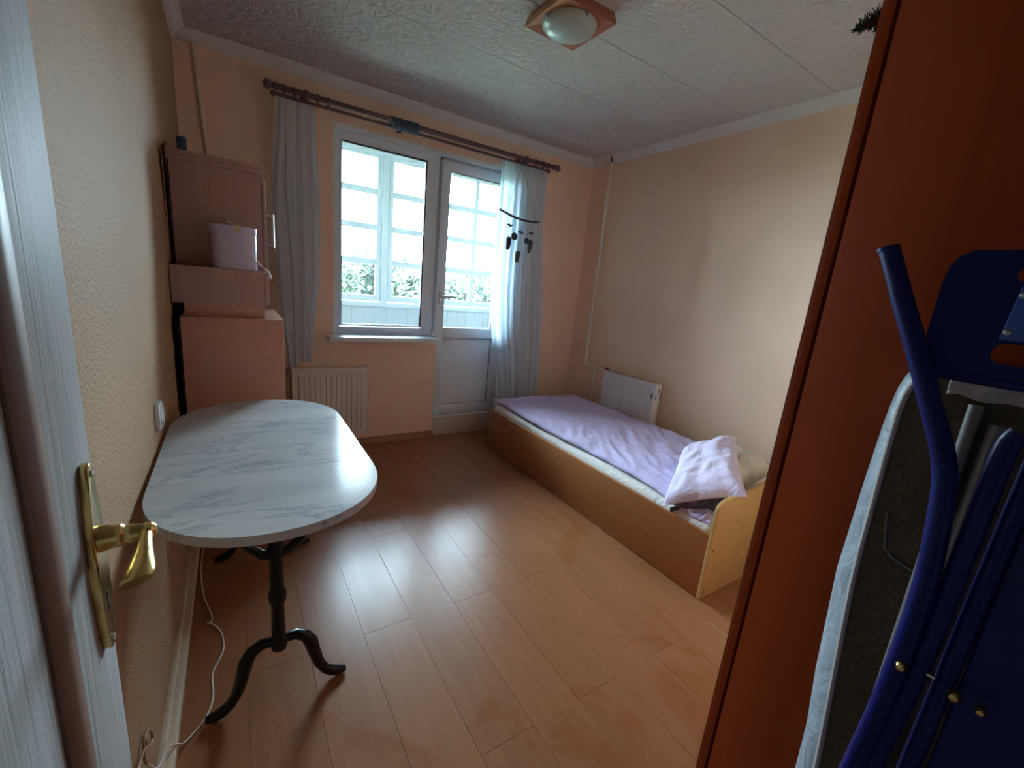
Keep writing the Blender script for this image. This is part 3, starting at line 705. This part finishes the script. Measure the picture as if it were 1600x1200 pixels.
# ------------------------------------------------------------------ marble bistro table
TX, TZ = 0.289, 0.738
tb = thing('bistro_table', (TX, -1.73, 0), 'oval marble topped bistro table with black cast iron base', 'table')
def outline(hw, b, ya, yb, n=28):
    pts = []
    for k in range(n+1):
        a = PI*k/n; ca, sa = math.cos(a), math.sin(a)
        pts.append((hw*math.copysign(abs(ca)**0.94, ca), ya+b*abs(sa)**0.94))
    for k in range(n+1):
        a = PI+PI*k/n; ca, sa = math.cos(a), math.sin(a)
        pts.append((hw*math.copysign(abs(ca)**0.94, ca), yb-b*abs(sa)**0.94))
    return pts
top = part(tb, 'tabletop', 'marble', lambda m: m.prism(outline(0.277, 0.295, -1.475, -1.985), (TZ-0.024, TZ), lambda u, v, q: (TX+u, v, q), 0.007))
top['label'] = 'white marble slab with grey veins'
def pedestal(yc):
    c = part(tb, 'column', 'iron', lambda m: m.lathe([(0.021, 0.185), (0.024, 0.20), (0.024, 0.222), (0.019, 0.23), (0.0185, 0.345), (0.022, 0.35), (0.025, 0.362), (0.025, 0.38), (0.021, 0.392), (0.0185, 0.40), (0.019, 0.50), (0.024, 0.53), (0.012, 0.56)], (TX, yc, 0), 'Z', 20))
    part(c, 'collar', 'iron', lambda m: m.lathe([(0.008, 0.178), (0.016, 0.184), (0.0235, 0.196), (0.0245, 0.215), (0.021, 0.228)], (TX, yc, 0), 'Z', 12))
    for s in (-1, 1):
        pts = [(0.010, 0.213), (0.045, 0.214), (0.072, 0.198), (0.088, 0.168), (0.098, 0.125), (0.110, 0.080), (0.128, 0.044), (0.150, 0.025), (0.174, 0.0165), (0.193, 0.0150)]
        rad = [0.014, 0.0155, 0.0175, 0.021, 0.0185, 0.0165, 0.0150, 0.0165, 0.0150, 0.010]
        part(tb, 'leg', 'iron', lambda m: (m.tube([(TX+s*u, yc, z) for u, z in pts], rad, 14), m.lathe([(0.004, -0.012), (0.014, -0.008), (0.014, 0.008), (0.004, 0.012)], (TX+s*0.088, yc, 0.150), 'Y', 12)))
        apts = [(0.004, 0.505), (0.035, 0.515), (0.065, 0.545), (0.095, 0.592), (0.118, 0.645), (0.13, 0.69), (0.135, 0.712)]
        part(tb, 'arm', 'iron', lambda m: (m.tube([(TX+s*u, yc, z) for u, z in apts], [0.016, 0.014, 0.012, 0.012, 0.012, 0.013, 0.016], 12), m.box((TX+s*0.135-0.022, yc-0.03, 0.704), (TX+s*0.135+0.022, yc+0.03, TZ-0.023), 0.003)))
pedestal(-2.01); pedestal(-1.20)
part(tb, 'stretcher', 'iron', lambda m: m.box((TX-0.15, -2.03, 0.700), (TX-0.12, -1.18, 0.713), 0.002))
part(tb, 'stretcher', 'iron', lambda m: m.box((TX+0.12, -2.03, 0.700), (TX+0.15, -1.18, 0.713), 0.002))

# ------------------------------------------------------------------ cabinets in the left corner
lc = thing('base_cabinet', (0.215, -0.65, 0), 'tall reddish brown cabinet standing behind the marble table', 'cabinet')
part(lc, 'side_panel', 'cab2', lambda m: m.box((0.030, -1.05, 0.0), (0.407, -1.032, 1.073), 0.0015))
part(lc, 'side_panel', 'cab2', lambda m: m.box((0.030, -0.30, 0.0), (0.407, -0.282, 1.073), 0.0015))
part(lc, 'top_panel', 'cab2', lambda m: m.box((0.030, -1.032, 1.055), (0.407, -0.30, 1.073), 0.0015))
part(lc, 'back_panel', 'cabdark', lambda m: m.box((0.022, -1.045, 0.01), (0.030, -0.287, 1.065)))
d = part(lc, 'door', 'cab2', lambda m: m.box((0.389, -1.03, 0.06), (0.407, -0.302, 1.05), 0.0015))
part(d, 'handle', 'steel', lambda m: m.tube([(0.407, -0.42, 0.6), (0.425, -0.42, 0.605), (0.425, -0.42, 0.70), (0.407, -0.42, 0.705)], 0.004, 8))
mc = thing('drawer_unit', (0.18, -0.65, 1.074), 'reddish brown drawer box stacked on the tall cabinet', 'drawer unit')
part(mc, 'body', 'cab', lambda m: m.box((0.004, -1.0, 1.126), (0.337, -0.32, 1.279), 0.0015))
part(mc, 'plinth', 'cab2', lambda m: m.box((0.043, -0.998, 1.0745), (0.336, -0.34, 1.128), 0.001))
dr = part(mc, 'drawer_front', 'cab', lambda m: m.box((0.338, -0.995, 1.124), (0.356, -0.325, 1.274), 0.0015))
part(dr, 'handle', 'steel', lambda m: m.tube([(0.356, -0.70, 1.2), (0.37, -0.70, 1.2), (0.37, -0.60, 1.2), (0.356, -0.60, 1.2)], 0.004, 8))
uc = thing('wall_cabinet', (0.18, -0.6, 1.28), 'dark reddish cabinet with steel handle, topmost of the corner stack', 'cabinet')
part(uc, 'side_panel', 'cab', lambda m: m.box((0.016, -0.85, 1.2805), (0.345, -0.832, 1.706), 0.0015))
part(uc, 'side_panel', 'cab', lambda m: m.box((0.016, -0.36, 1.2805), (0.345, -0.342, 1.706), 0.0015))
tp = part(uc, 'top_board', 'cab', lambda m: (m.box((0.004, -0.868, 1.724), (0.358, -0.33, 1.742), 0.002), m.box((0.012, -0.860, 1.704), (0.350, -0.338, 1.726), 0.001)))
part(uc, 'bottom_panel', 'cab', lambda m: m.box((0.016, -0.832, 1.2805), (0.345, -0.36, 1.2985), 0.001))
part(uc, 'back_panel', 'cabdark', lambda m: m.box((0.008, -0.848, 1.283), (0.0158, -0.344, 1.704)))
d = part(uc, 'door', 'cab', lambda m: m.box((0.347, -0.848, 1.285), (0.3635, -0.344, 1.690), 0.0015))
h = part(d, 'handle', 'steel', lambda m: m.tube([(0.3635, -0.825, 1.405), (0.392, -0.825, 1.405), (0.392, -0.825, 1.395), (0.392, -0.825, 1.545), (0.392, -0.825, 1.535), (0.3635, -0.825, 1.535)], 0.0045, 8))
# loose backing paper curling off by the wall
m = MB()
m.grid(8, 20, lambda u, v: (0.003+0.010*u*(1-v)+0.014*(1-v)**4*u, -0.905-0.10*u*(1-v)**1.2, 1.735-0.42*v))
m.grid(8, 8, lambda u, v: (0.004+0.016*v*(1-u), -0.90-0.16*u, 1.735-0.02*u-0.045*v*(1-u*0.7)))
tag(m.build('peeling_wallpaper', 'wall_left', None, org=(0.004, -0.95, 1.5)), 'peeling strip of wallpaper curling beside the top cabinet', 'wallpaper')
tag(MB().box((0.045, -0.80, 1.7425), (0.078, -0.74, 1.806), 0.004).build('small_box', 'smallbox', None, org=(0.06, -0.77, 1.7425)), 'small dark blue box standing on the topmost cabinet', 'box')

# white tin box with lid, lilac light painted into its colour
bt = thing('storage_tin', (0.232, -0.925, 1.28), 'white oval tin with lilac light in its colour, taped lid and cord handle on the drawer box', 'tin')
def oval(a, b, n=40, p=0.75): return [(a*math.copysign(abs(math.cos(t))**p, math.cos(t)), b*math.copysign(abs(math.sin(t))**p, math.sin(t))) for t in [2*PI*k/n for k in range(n)]]
part(bt, 'body', 'tin', lambda m: m.prism(oval(0.0845, 0.058), (1.2805, 1.435), lambda u, v, q: (0.232+u, -0.925+v, q), 0.003))
ld = part(bt, 'lid', 'tin', lambda m: m.prism(oval(0.0885, 0.062), (1.432, 1.462), lambda u, v, q: (0.231+u, -0.925+v, q), 0.004))
part(ld, 'tape', 'tape', lambda m: (m.box((0.231, -0.9885, 1.436), (0.257, -0.9865, 1.464), 0), m.grid(6, 6, lambda u, v: (0.205+0.045*u+0.012*v, -0.985+0.05*v, 1.4635+0.018*(1-u)*math.sin(v*2.2+0.4)))))
part(bt, 'cord_handle', 'cord', lambda m: m.tube([(0.256, -0.987, 1.368), (0.275, -0.995, 1.345), (0.305, -1.0, 1.318), (0.335, -1.0, 1.298), (0.352, -0.99, 1.288), (0.362, -0.975, 1.272), (0.366, -0.965, 1.252)], 0.0032, 8))
part(bt, 'cord_handle', 'cord', lambda m: m.tube([(0.318, -0.93, 1.325), (0.335, -0.945, 1.30), (0.352, -0.96, 1.282), (0.3655, -0.966, 1.255)], 0.003, 8))

# ------------------------------------------------------------------ socket, cord
so = thing('wall_socket', (0, -1.60, 0.82), 'white wall socket on the left wall above the marble table', 'socket')
part(so, 'plate', 'socket', lambda m: m.prism(oval(0.042, 0.042, 32, 0.35), (0.0, 0.012), lambda u, v, q: (q, -1.60+u, 0.825+v), 0.004))
part(so, 'insert', 'socket', lambda m: m.lathe([(0.030, 0.008), (0.029, 0.015), (0.026, 0.0165), (0.022, 0.0165), (0.020, 0.010), (0.004, 0.010)], (0, -1.60, 0.825), 'X', 28))
part(so, 'pin_hole', 'hole', lambda m: m.box((0.0095, -1.604, 0.808), (0.0110, -1.596, 0.842)))
def smooth_path(P, n=6):
    P = [Vector(p) for p in P]; out = []
    for i in range(len(P)-1):
        p0, p1, p2, p3 = P[max(i-1, 0)], P[i], P[i+1], P[min(i+2, len(P)-1)]
        for k in range(n):
            t = k/n
            out.append(0.5*((2*p1)+(-p0+p2)*t+(2*p0-5*p1+4*p2-p3)*t*t+(-p0+3*p1-3*p2+p3)*t**3))
    out.append(P[-1]); return out
cz = 0.0032
cp_ = [(0.050, -1.05, cz), (0.048, -1.226, cz), (0.065, -1.411, cz), (0.095, -1.540, cz), (0.094, -1.580, cz), (0.084, -1.582, 0.006), (0.105, -1.605, 0.006), (0.128, -1.655, cz), (0.135, -1.74, cz), (0.111, -1.813, cz), (0.107, -1.85, cz), (0.111, -1.927, cz), (0.096, -1.986, cz), (0.065, -2.028, cz), (0.048, -2.05, 0.010), (0.034, -2.07, 0.038), (0.018, -2.09, 0.057), (0.008, -2.14, 0.065), (0.006, -2.19, 0.13), (0.008, -2.24, 0.20)]
ec = thing('extension_cord', (0.1, -1.6, 0), 'thin white electric cord trailing over the floor by the skirting', 'cord')
part(ec, 'cable', 'cord', lambda m: m.tube(smooth_path(cp_), 0.0026, 8))
part(ec, 'loop', 'cordr', lambda m: m.tube(smooth_path([(0.008, -2.24, 0.20), (0.008, -2.255, 0.235), (0.008, -2.235, 0.262), (0.008, -2.20, 0.25), (0.008, -2.175, 0.22), (0.008, -2.165, 0.19), (0.008, -2.19, 0.195), (0.010, -2.235, 0.24), (0.012, -2.29, 0.28), (0.012, -2.38, 0.30)]), 0.0028, 8))

# ------------------------------------------------------------------ ceiling lamp
cl = thing('ceiling_lamp', (1.505, -1.505, 2.496), 'square cherry wood ceiling lamp with round opal glass, switched off', 'lamp')
LX0, LX1, LY0, LY1 = 1.364, 1.646, -1.365, -1.647
cx, cy = 1.505, -1.506
cs_ = [(LX0, LY0), (LX1, LY0), (LX1, LY1), (LX0, LY1)]
for k in range(4):
    a, b = Vector((*cs_[k], 0)), Vector((*cs_[(k+1) % 4], 0)); ctr = Vector((cx, cy, 0))
    ia, ib = ctr+(a-ctr)*0.40, ctr+(b-ctr)*0.40
    def wedge(m):
        z0, z1 = 2.449, 2.4955
        B = [m.bm.verts.new((p.x, p.y, z)) for p, z in ((a, z0), (b, z0), (ib, z0+0.012), (ia, z0+0.012))]
        ao, bo = ctr+(a-ctr)*0.93, ctr+(b-ctr)*0.93
        T = [m.bm.verts.new((p.x, p.y, z1)) for p in (ao, bo, ib, ia)]
        S = [m.bm.verts.new((p.x, p.y, z0+0.014)) for p in (a, b)]
        m.bm.faces.new(B); m.bm.faces.new(T[::-1])
        m.bm.faces.new((B[0], B[1], S[1], S[0])); m.bm.faces.new((S[0], S[1], T[1], T[0]))
        m.bm.faces.new((B[1], B[2], T[2], T[1], S[1])); m.bm.faces.new((B[2], B[3], T[3], T[2])); m.bm.faces.new((B[3], B[0], S[0], T[0], T[3]))
    part(cl, 'frame_segment', ('lampwood', 'lampwood', 'lampwood', 'lampwood2')[k], wedge, False)
part(cl, 'glass_shade', 'opal', lambda m: m.lathe([(0.121, 2.452), (0.120, 2.446), (0.112, 2.434), (0.092, 2.420), (0.062, 2.409), (0.030, 2.404), (0.003, 2.4025)], (cx, cy, 0), 'Z', 48))
for a in (45, 135, 225, 315):
    ca, sa = math.cos(math.radians(a)), math.sin(math.radians(a))
    ca, sa = (1 if abs(a-0) < 1 else ca), sa
    x, y = cx+0.122*math.cos(math.radians(a+45)), cy+0.122*math.sin(math.radians(a+45))
    k = part(cl, 'clip', 'steel', lambda m: (m.lathe([(0.006, 2.449), (0.006, 2.438), (0.004, 2.434)], (x, y, 0), 'Z', 10),))

# ------------------------------------------------------------------ wardrobe
WX, WY = 1.10, -2.880
wr = thing('wardrobe', (1.4, -3.23, 0), 'tall cherry brown wardrobe at the right of the doorway', 'wardrobe')
part(wr, 'side_panel', 'ward', lambda m: m.box((WX, WY-0.0175, 0.0), (1.70, WY, 2.20), 0.0015))
part(wr, 'edge_highlight', 'ward_highlight', lambda m: m.box((WX-0.001, WY-0.0012, 0.0), (WX+0.003, WY+0.0008, 2.20)))  # thin lighter strip, a painted highlight along the front corner
part(wr, 'side_panel', 'ward', lambda m: m.box((WX, -3.585, 0.0), (1.70, -3.567, 2.20), 0.0015))
part(wr, 'top_panel', 'ward', lambda m: m.box((WX+0.02, -3.567, 2.18), (1.70, WY-0.0175, 2.20), 0.001))
part(wr, 'plinth', 'ward', lambda m: m.box((WX+0.02, -3.567, 0.0), (WX+0.04, WY-0.0175, 0.07), 0.001))
part(wr, 'back_panel', 'ward', lambda m: m.box((1.694, -3.567, 0.0), (1.70, WY-0.0175, 2.18)))
part(wr, 'inner_shade_sheet', 'hole', lambda m: m.box((WX+0.024, -3.56, 0.075), (WX+0.03, WY-0.018, 2.178)))  # near-black sheet painted in for the shade behind the doors
part(wr, 'door', 'ward', lambda m: m.box((WX, WY-0.345, 0.075), (WX+0.018, WY-0.0235, 2.195), 0.0012))
d = part(wr, 'door', 'ward', lambda m: m.box((WX, -3.564, 0.075), (WX+0.018, WY-0.349, 2.195), 0.0012))
part(d, 'handle', 'steel', lambda m: m.tube([(WX, WY-0.38, 1.0), (WX-0.025, WY-0.38, 1.0), (WX-0.025, WY-0.38, 1.12), (WX, WY-0.38, 1.12)], 0.005, 8))

# dark artificial sprig hung on the far side of the wardrobe
sp = thing('pine_sprig', (1.12, WY, 1.80), 'dark artificial pine sprig poking out behind the wardrobe edge', 'sprig')
stem = [(1.22, -2.876, 1.815), (1.17, -2.872, 1.812), (1.13, -2.862, 1.802), (1.098, -2.858, 1.781)]
part(sp, 'stem', 'sprig', lambda m: m.tube(stem, [0.003, 0.003, 0.0025, 0.001], 6))
def needles(m):
    r = random.Random(3); P = smooth_path(stem, 12)
    for i, p in enumerate(P[6:]):
        f = i/(len(P)-6)
        for _ in range(7):
            d = Vector((-0.5+r.uniform(-0.5, 0.3), r.uniform(-0.05, 0.9), r.gauss(-0.25, 0.75))).normalized()
            L = r.uniform(0.012, 0.03)*(1.15-0.6*f)
            m.tube([p, p+d*L*0.6, p+d*L], [0.0016, 0.0012, 0.0003], 4)
part(sp, 'needles', 'sprig', needles)['kind'] = 'stuff'

# ------------------------------------------------------------------ ironing board leaning on the wardrobe
ib_x = lambda z: 0.95+0.08*z
ib = thing('ironing_board', (0.97, -3.26, 0), 'folded ironing board with silver cover leaning on the wardrobe', 'ironing board')
IC = -3.262
prof = [(-3.100, 0.02), (-3.120, 0.02)]
edge = [(0.0, -3.215), (0.02, -3.19), (0.08, -3.165), (0.2, -3.14), (0.4, -3.118), (0.62, -3.098), (0.72, -3.088), (0.90, -3.070), (1.07, -3.061), (1.15, -3.058), (1.185, -3.057), (1.213, -3.0595), (1.232, -3.066), (1.244, -3.076), (1.250, -3.092)]
poly = [(y, z) for z, y in edge] + [(2*IC-y, z) for z, y in edge[::-1]]
part(ib, 'underside', 'meshboard', lambda m: m.prism(poly, (0.0, 0.012), lambda u, v, q: (ib_x(v)+q, u, v+0.012)))
def cover(m):
    n = len(poly)
    rings = []
    for q, ex, wv in ((0.002, 0.0, 0), (0.004, 0.004, 0.2), (0.012, 0.016, 1), (0.026, 0.026, 1), (0.034, 0.018, 0.3)):
        ring_v = []
        for i, (y, z) in enumerate(poly):
            s = 1 if y > IC else -1
            wdt = (0.75 if z > 1.1 else 0.95+0.7*(1.1-z))*ex
            dz = 0.4*ex if z > 1.24 else 0
            k = 0.003*wv*math.sin(z*90+y*120)
            ring_v.append(m.bm.verts.new((ib_x(z)+q+k, y+s*(wdt+k), min(z+0.012+dz, 1.275))))
        rings.append(ring_v)
    for A, B in zip(rings, rings[1:]):
        for i in range(n): m.bm.faces.new((A[i], A[(i+1) % n], B[(i+1) % n], B[i]))
    m.bm.faces.new(rings[-1])
part(ib, 'cover', 'silver', cover)
pp = [(ib_x(z)-0.001, y, z+0.012) for y, z in poly]
part(ib, 'piping', 'piping', lambda m: m.tube(smooth_path(pp, 3), 0.0042, 8))
def bunch(m):
    def f(u, v):
        y = -3.10-0.33*u
        return (ib_x(1.24)-0.006-0.004*math.sin(u*55+v*3)*(1-abs(2*v-1)), y, 1.266-0.034*v+0.002*math.sin(u*40))
    m.grid(60, 8, f)
o = part(ib, 'cover_hem', 'piping', bunch); md = o.modifiers.new('t', 'SOLIDIFY'); md.thickness = 0.003
for (ya, za), (yb, zb) in [((-3.133, 1.225), (-3.150, 0.40)), ((-3.157, 1.205), (-3.162, 0.55)), ((-3.37, 1.225), (-3.36, 0.40))]:
    part(ib, 'leg', 'greytube', lambda m: m.tube([(ib_x(za)-0.012, ya, za), (ib_x(zb)-0.012, yb, zb)], 0.008, 10))
part(ib, 'catch_wire', 'greytube', lambda m: m.tube([(ib_x(1.04)-0.004, -3.082, 1.043), (ib_x(1.0)-0.004, -3.092, 0.990), (ib_x(0.98)-0.004, -3.104, 0.981), (ib_x(0.975)-0.004, -3.145, 0.972)], 0.0018, 6))

# ------------------------------------------------------------------ blue folding chair
CX = lambda z: 0.80+0.12*z
CC = -3.305
ch = thing('folding_chair', (0.82, CC, 0), 'blue metal folding chair propped in front of the ironing board', 'chair')
T1 = [(-3.019, 1.415), (-3.037, 1.378), (-3.054, 1.342), (-3.085, 1.28), (-3.106, 1.235), (-3.130, 1.185), (-3.143, 1.149), (-3.151, 1.103), (-3.160, 1.022), (-3.163, 0.936), (-3.162, 0.831), (-3.158, 0.735), (-3.150, 0.5), (-3.145, 0.25), (-3.14, 0.012)]
T2 = [(-3.186, 1.215), (-3.180, 1.195), (-3.180, 1.132), (-3.180, 1.059), (-3.180, 0.961), (-3.178, 0.875), (-3.172, 0.747), (-3.168, 0.5), (-3.168, 0.012)]
for s in (0, 1):
    mir = (lambda y: 2*CC-y) if s else (lambda y: y)
    lg = part(ch, 'back_leg', 'blue', lambda m: m.tube(smooth_path([(CX(z)-0.012, mir(y), z) for y, z in T1], 4), 0.0115, 16))
    part(lg, 'end_cap', 'blue', lambda m: m.tube([(CX(1.415)-0.012, mir(-3.019), 1.413), (CX(1.415)-0.012, mir(-3.0175), 1.418)], 0.0122, 16))
    part(ch, 'front_leg', 'blue', lambda m: m.tube(smooth_path([(CX(z)-0.004, mir(y), z) for y, z in T2], 4), 0.0105, 16))
    part(ch, 'seat_bar', 'blue', lambda m: m.tube([(CX(1.19)+0.008, mir(-3.203), 1.19), (CX(0.62)+0.008, mir(-3.200), 0.62)], 0.0095, 12))
    for y, z, r in ((-3.168, 0.913, 0.006), (-3.214, 0.911, 0.0065), (-3.235, 0.912, 0.005)):
        part(ch, 'rivet', 'brass', lambda m: m.lathe([(r, 0.004), (r, -0.004), (r*0.6, -0.008), (0.0008, -0.009)], (CX(z)-(0.022 if r == 0.006 else 0.014), mir(y), z), 'X', 14))
    part(ch, 'pivot_pin', 'steel', lambda m: m.tube([(CX(0.913)-0.008, mir(-3.150), 0.915), (CX(0.913)-0.008, mir(-3.195), 0.913)], 0.0022, 8))
# seat: folded up flat between the tubes
part(ch, 'seat', 'blue', lambda m: m.prism([(-3.215, 0.62), (2*CC+3.215, 0.62), (2*CC+3.210, 1.13), (2*CC+3.225, 1.165), (-3.225, 1.165), (-3.210, 1.13)], (0.008, 0.020), lambda u, v, q: (CX(v)+q, u, v), 0.004))
# backrest plate with two hand slots and a riveted centre
def slotpoly(y0, y1, z0, z1, r, n=6):
    P = []
    for cy_, cz_, a0 in ((y0-r, z1-r, 0), (y1+r, z1-r, 90), (y1+r, z0+r, 180), (y0-r, z0+r, 270)):
        for k in range(n+1):
            a = math.radians(a0+90*k/n); P.append((cy_+r*math.cos(a), cz_+r*math.sin(a)))
    return P
def rot(p):
    return p
def plate(m):
    XO = lambda z: CX(z)+0.03
    ol = [(-3.090, 1.262), (-3.074, 1.312), (-3.072, 1.38), (-3.074, 1.398), (-3.080, 1.411), (-3.092, 1.418)]
    outer = ol + [(2*CC-y, z) for y, z in ol[::-1]]
    holes = [slotpoly(-3.134, 2*CC+3.134, 1.381, 1.398, 0.0084), slotpoly(-3.136, 2*CC+3.136, 1.284, 1.309, 0.0124)]
    t = bmesh.new(); ed = []
    for lp in [outer]+holes:
        vs_ = [t.verts.new((XO(z), y, z)) for y, z in lp]
        ed += [t.edges.new((vs_[i], vs_[(i+1) % len(vs_)])) for i in range(len(vs_))]
    r = bmesh.ops.triangle_fill(t, use_beauty=True, use_dissolve=False, edges=ed)
    ex = bmesh.ops.extrude_face_region(t, geom=t.faces[:])
    bmesh.ops.translate(t, verts=[v for v in ex['geom'] if isinstance(v, bmesh.types.BMVert)], vec=(0.006, 0, 0))
    m.merge(t)
bk = part(ch, 'backrest', 'blue', plate)
part(bk, 'centre_plate', 'bluelight', lambda m: m.prism([(-3.1395, 1.3125), (-3.1425, 1.376), (2*CC+3.1425, 1.376), (2*CC+3.1395, 1.3125)], (0.026, 0.031), lambda u, v, q: (CX(v)+q, u, v), 0.0008))
for y, z in ((-3.146, 1.365), (-3.144, 1.322)):
    for yy_ in (y, 2*CC-y): part(bk, 'rivet', 'steel', lambda m: m.lathe([(0.0035, 0.002), (0.0035, -0.001), (0.0006, -0.003)], (CX(z)+0.026, yy_, z), 'X', 12))
part(bk, 'lower_rim', 'blue', lambda m: m.tube([(CX(1.265)+0.030, -3.092, 1.262), (CX(1.265)+0.030, 2*CC+3.092, 1.262)], 0.006, 10))
part(ch, 'foot_bar', 'blue', lambda m: m.tube([(CX(0.2)-0.004, -3.168, 0.2), (CX(0.2)-0.004, 2*CC+3.168, 0.2)], 0.008, 10))

# ------------------------------------------------------------------ open room door on the left
DX, DE = 0.077, -2.640
dr2 = thing('door_2', (0.057, -3.54, 0), 'open white painted room door with brown beading and brass handle', 'door', kind='structure')
SW = 0.128
def leaf(m):
    m.box((DX-0.04, DE-SW, 0.012), (DX, DE, 2.01), 0.002); m.box((DX-0.04, -3.54, 0.012), (DX, -3.54+SW, 2.01), 0.002)
    m.box((DX-0.0395, -3.54+SW-0.002, 0.012), (DX-0.0005, DE-SW+0.002, 0.22), 0.001); m.box((DX-0.0395, -3.54+SW-0.002, 1.88), (DX-0.0005, DE-SW+0.002, 2.01), 0.001)
part(dr2, 'stile_frame', 'paintdoor', leaf)
part(dr2, 'infill_panel', 'paintdoor', lambda m: m.box((DX-0.028, -3.54+SW, 0.22), (DX-0.003, DE-SW, 1.88)))
YB0, YB1 = DE-SW-0.042, DE-SW
part(dr2, 'glazing_bead', 'bead', lambda m: (m.prism([(YB0, 0), (YB0, 0.006), (YB0+0.010, 0.013), (YB0+0.026, 0.014), (YB0+0.036, 0.009), (YB1+0.002, 0.005), (YB1+0.002, -0.01), (YB0, -0.01)], (0.21, 1.89), lambda u, v, q: (DX+v-0.006, u, q))))
part(dr2, 'glazing_bead', 'bead', lambda m: m.box((DX-0.012, -3.54+SW, 0.21), (DX+0.007, -3.54+SW+0.042, 1.89), 0.003))
part(dr2, 'glazing_bead', 'bead', lambda m: m.box((DX-0.012, -3.54+SW, 0.21), (DX+0.0065, DE-SW, 0.25), 0.003))
part(dr2, 'glazing_bead', 'bead', lambda m: m.box((DX-0.012, -3.54+SW, 1.85), (DX+0.0065, DE-SW, 1.89), 0.003))
hy = -2.679
hpz = [(0.875, 0.004), (0.882, 0.011), (0.90, 0.013), (0.915, 0.018), (0.935, 0.016), (0.955, 0.020), (0.975, 0.017), (0.99, 0.018), (1.005, 0.021), (1.025, 0.021), (1.045, 0.017), (1.06, 0.0145), (1.075, 0.0125), (1.09, 0.0115), (1.098, 0.008), (1.101, 0.003)]
hpoly = [(hy+wv, z) for z, wv in hpz] + [(hy-wv, z) for z, wv in hpz[::-1]]
pt = part(dr2, 'handle_plate', 'brass', lambda m: m.prism(hpoly, (0.0, 0.008), lambda u, v, q: (DX+q, u, v), 0.0025))
part(pt, 'keyhole', 'hole', lambda m: m.box((DX+0.0078, hy-0.002, 0.922), (DX+0.0086, hy+0.002, 0.948)))
for z in (1.090, 0.886): part(pt, 'screw', 'steel', lambda m: m.lathe([(0.004, 0.007), (0.004, 0.0095), (0.001, 0.010)], (DX, hy, z), 'X', 10))
HZ = 1.013
part(dr2, 'handle_neck', 'brass', lambda m: m.lathe([(0.015, 0.006), (0.014, 0.014), (0.0125, 0.018), (0.0125, 0.026), (0.010, 0.029), (0.0105, 0.034), (0.009, 0.040), (0.0085, 0.047), (0.009, 0.052), (0.005, 0.056)], (DX, hy, HZ), 'X', 20))
def lever(m):
    # flat flared blade that runs back toward the hinge
    sec = [(hy+0.012, 0.006, 0.006, -0.002), (hy+0.002, 0.008, 0.009, -0.001), (hy-0.02, 0.0065, 0.007, 0.001), (hy-0.045, 0.0085, 0.0055, 0.003), (hy-0.07, 0.0115, 0.005, 0.004), (hy-0.086, 0.0135, 0.005, 0.003), (hy-0.092, 0.0125, 0.004, 0.002)]
    rings = []
    for y, hx, hz, dx in sec:
        rings.append([m.bm.verts.new((DX+0.047+dx+hx*math.cos(a), y+0.006*math.cos(a)*(y < hy-0.08), HZ-0.002-0.06*max(0, hy-y-0.06)+hz*math.sin(a))) for a in [2*PI*k/16 for k in range(16)]])
    for A, B in zip(rings, rings[1:]):
        for j in range(16): m.bm.faces.new((A[j], A[(j+1) % 16], B[(j+1) % 16], B[j]))
    m.bm.faces.new(rings[0][::-1]); m.bm.faces.new(rings[-1])
part(dr2, 'handle_lever', 'brass', lever)
for z in (0.3, 1.75): part(dr2, 'hinge', 'steel', lambda m: m.tube([(DX-0.02, -3.55, z), (DX-0.02, -3.55, z+0.1)], 0.008, 10))
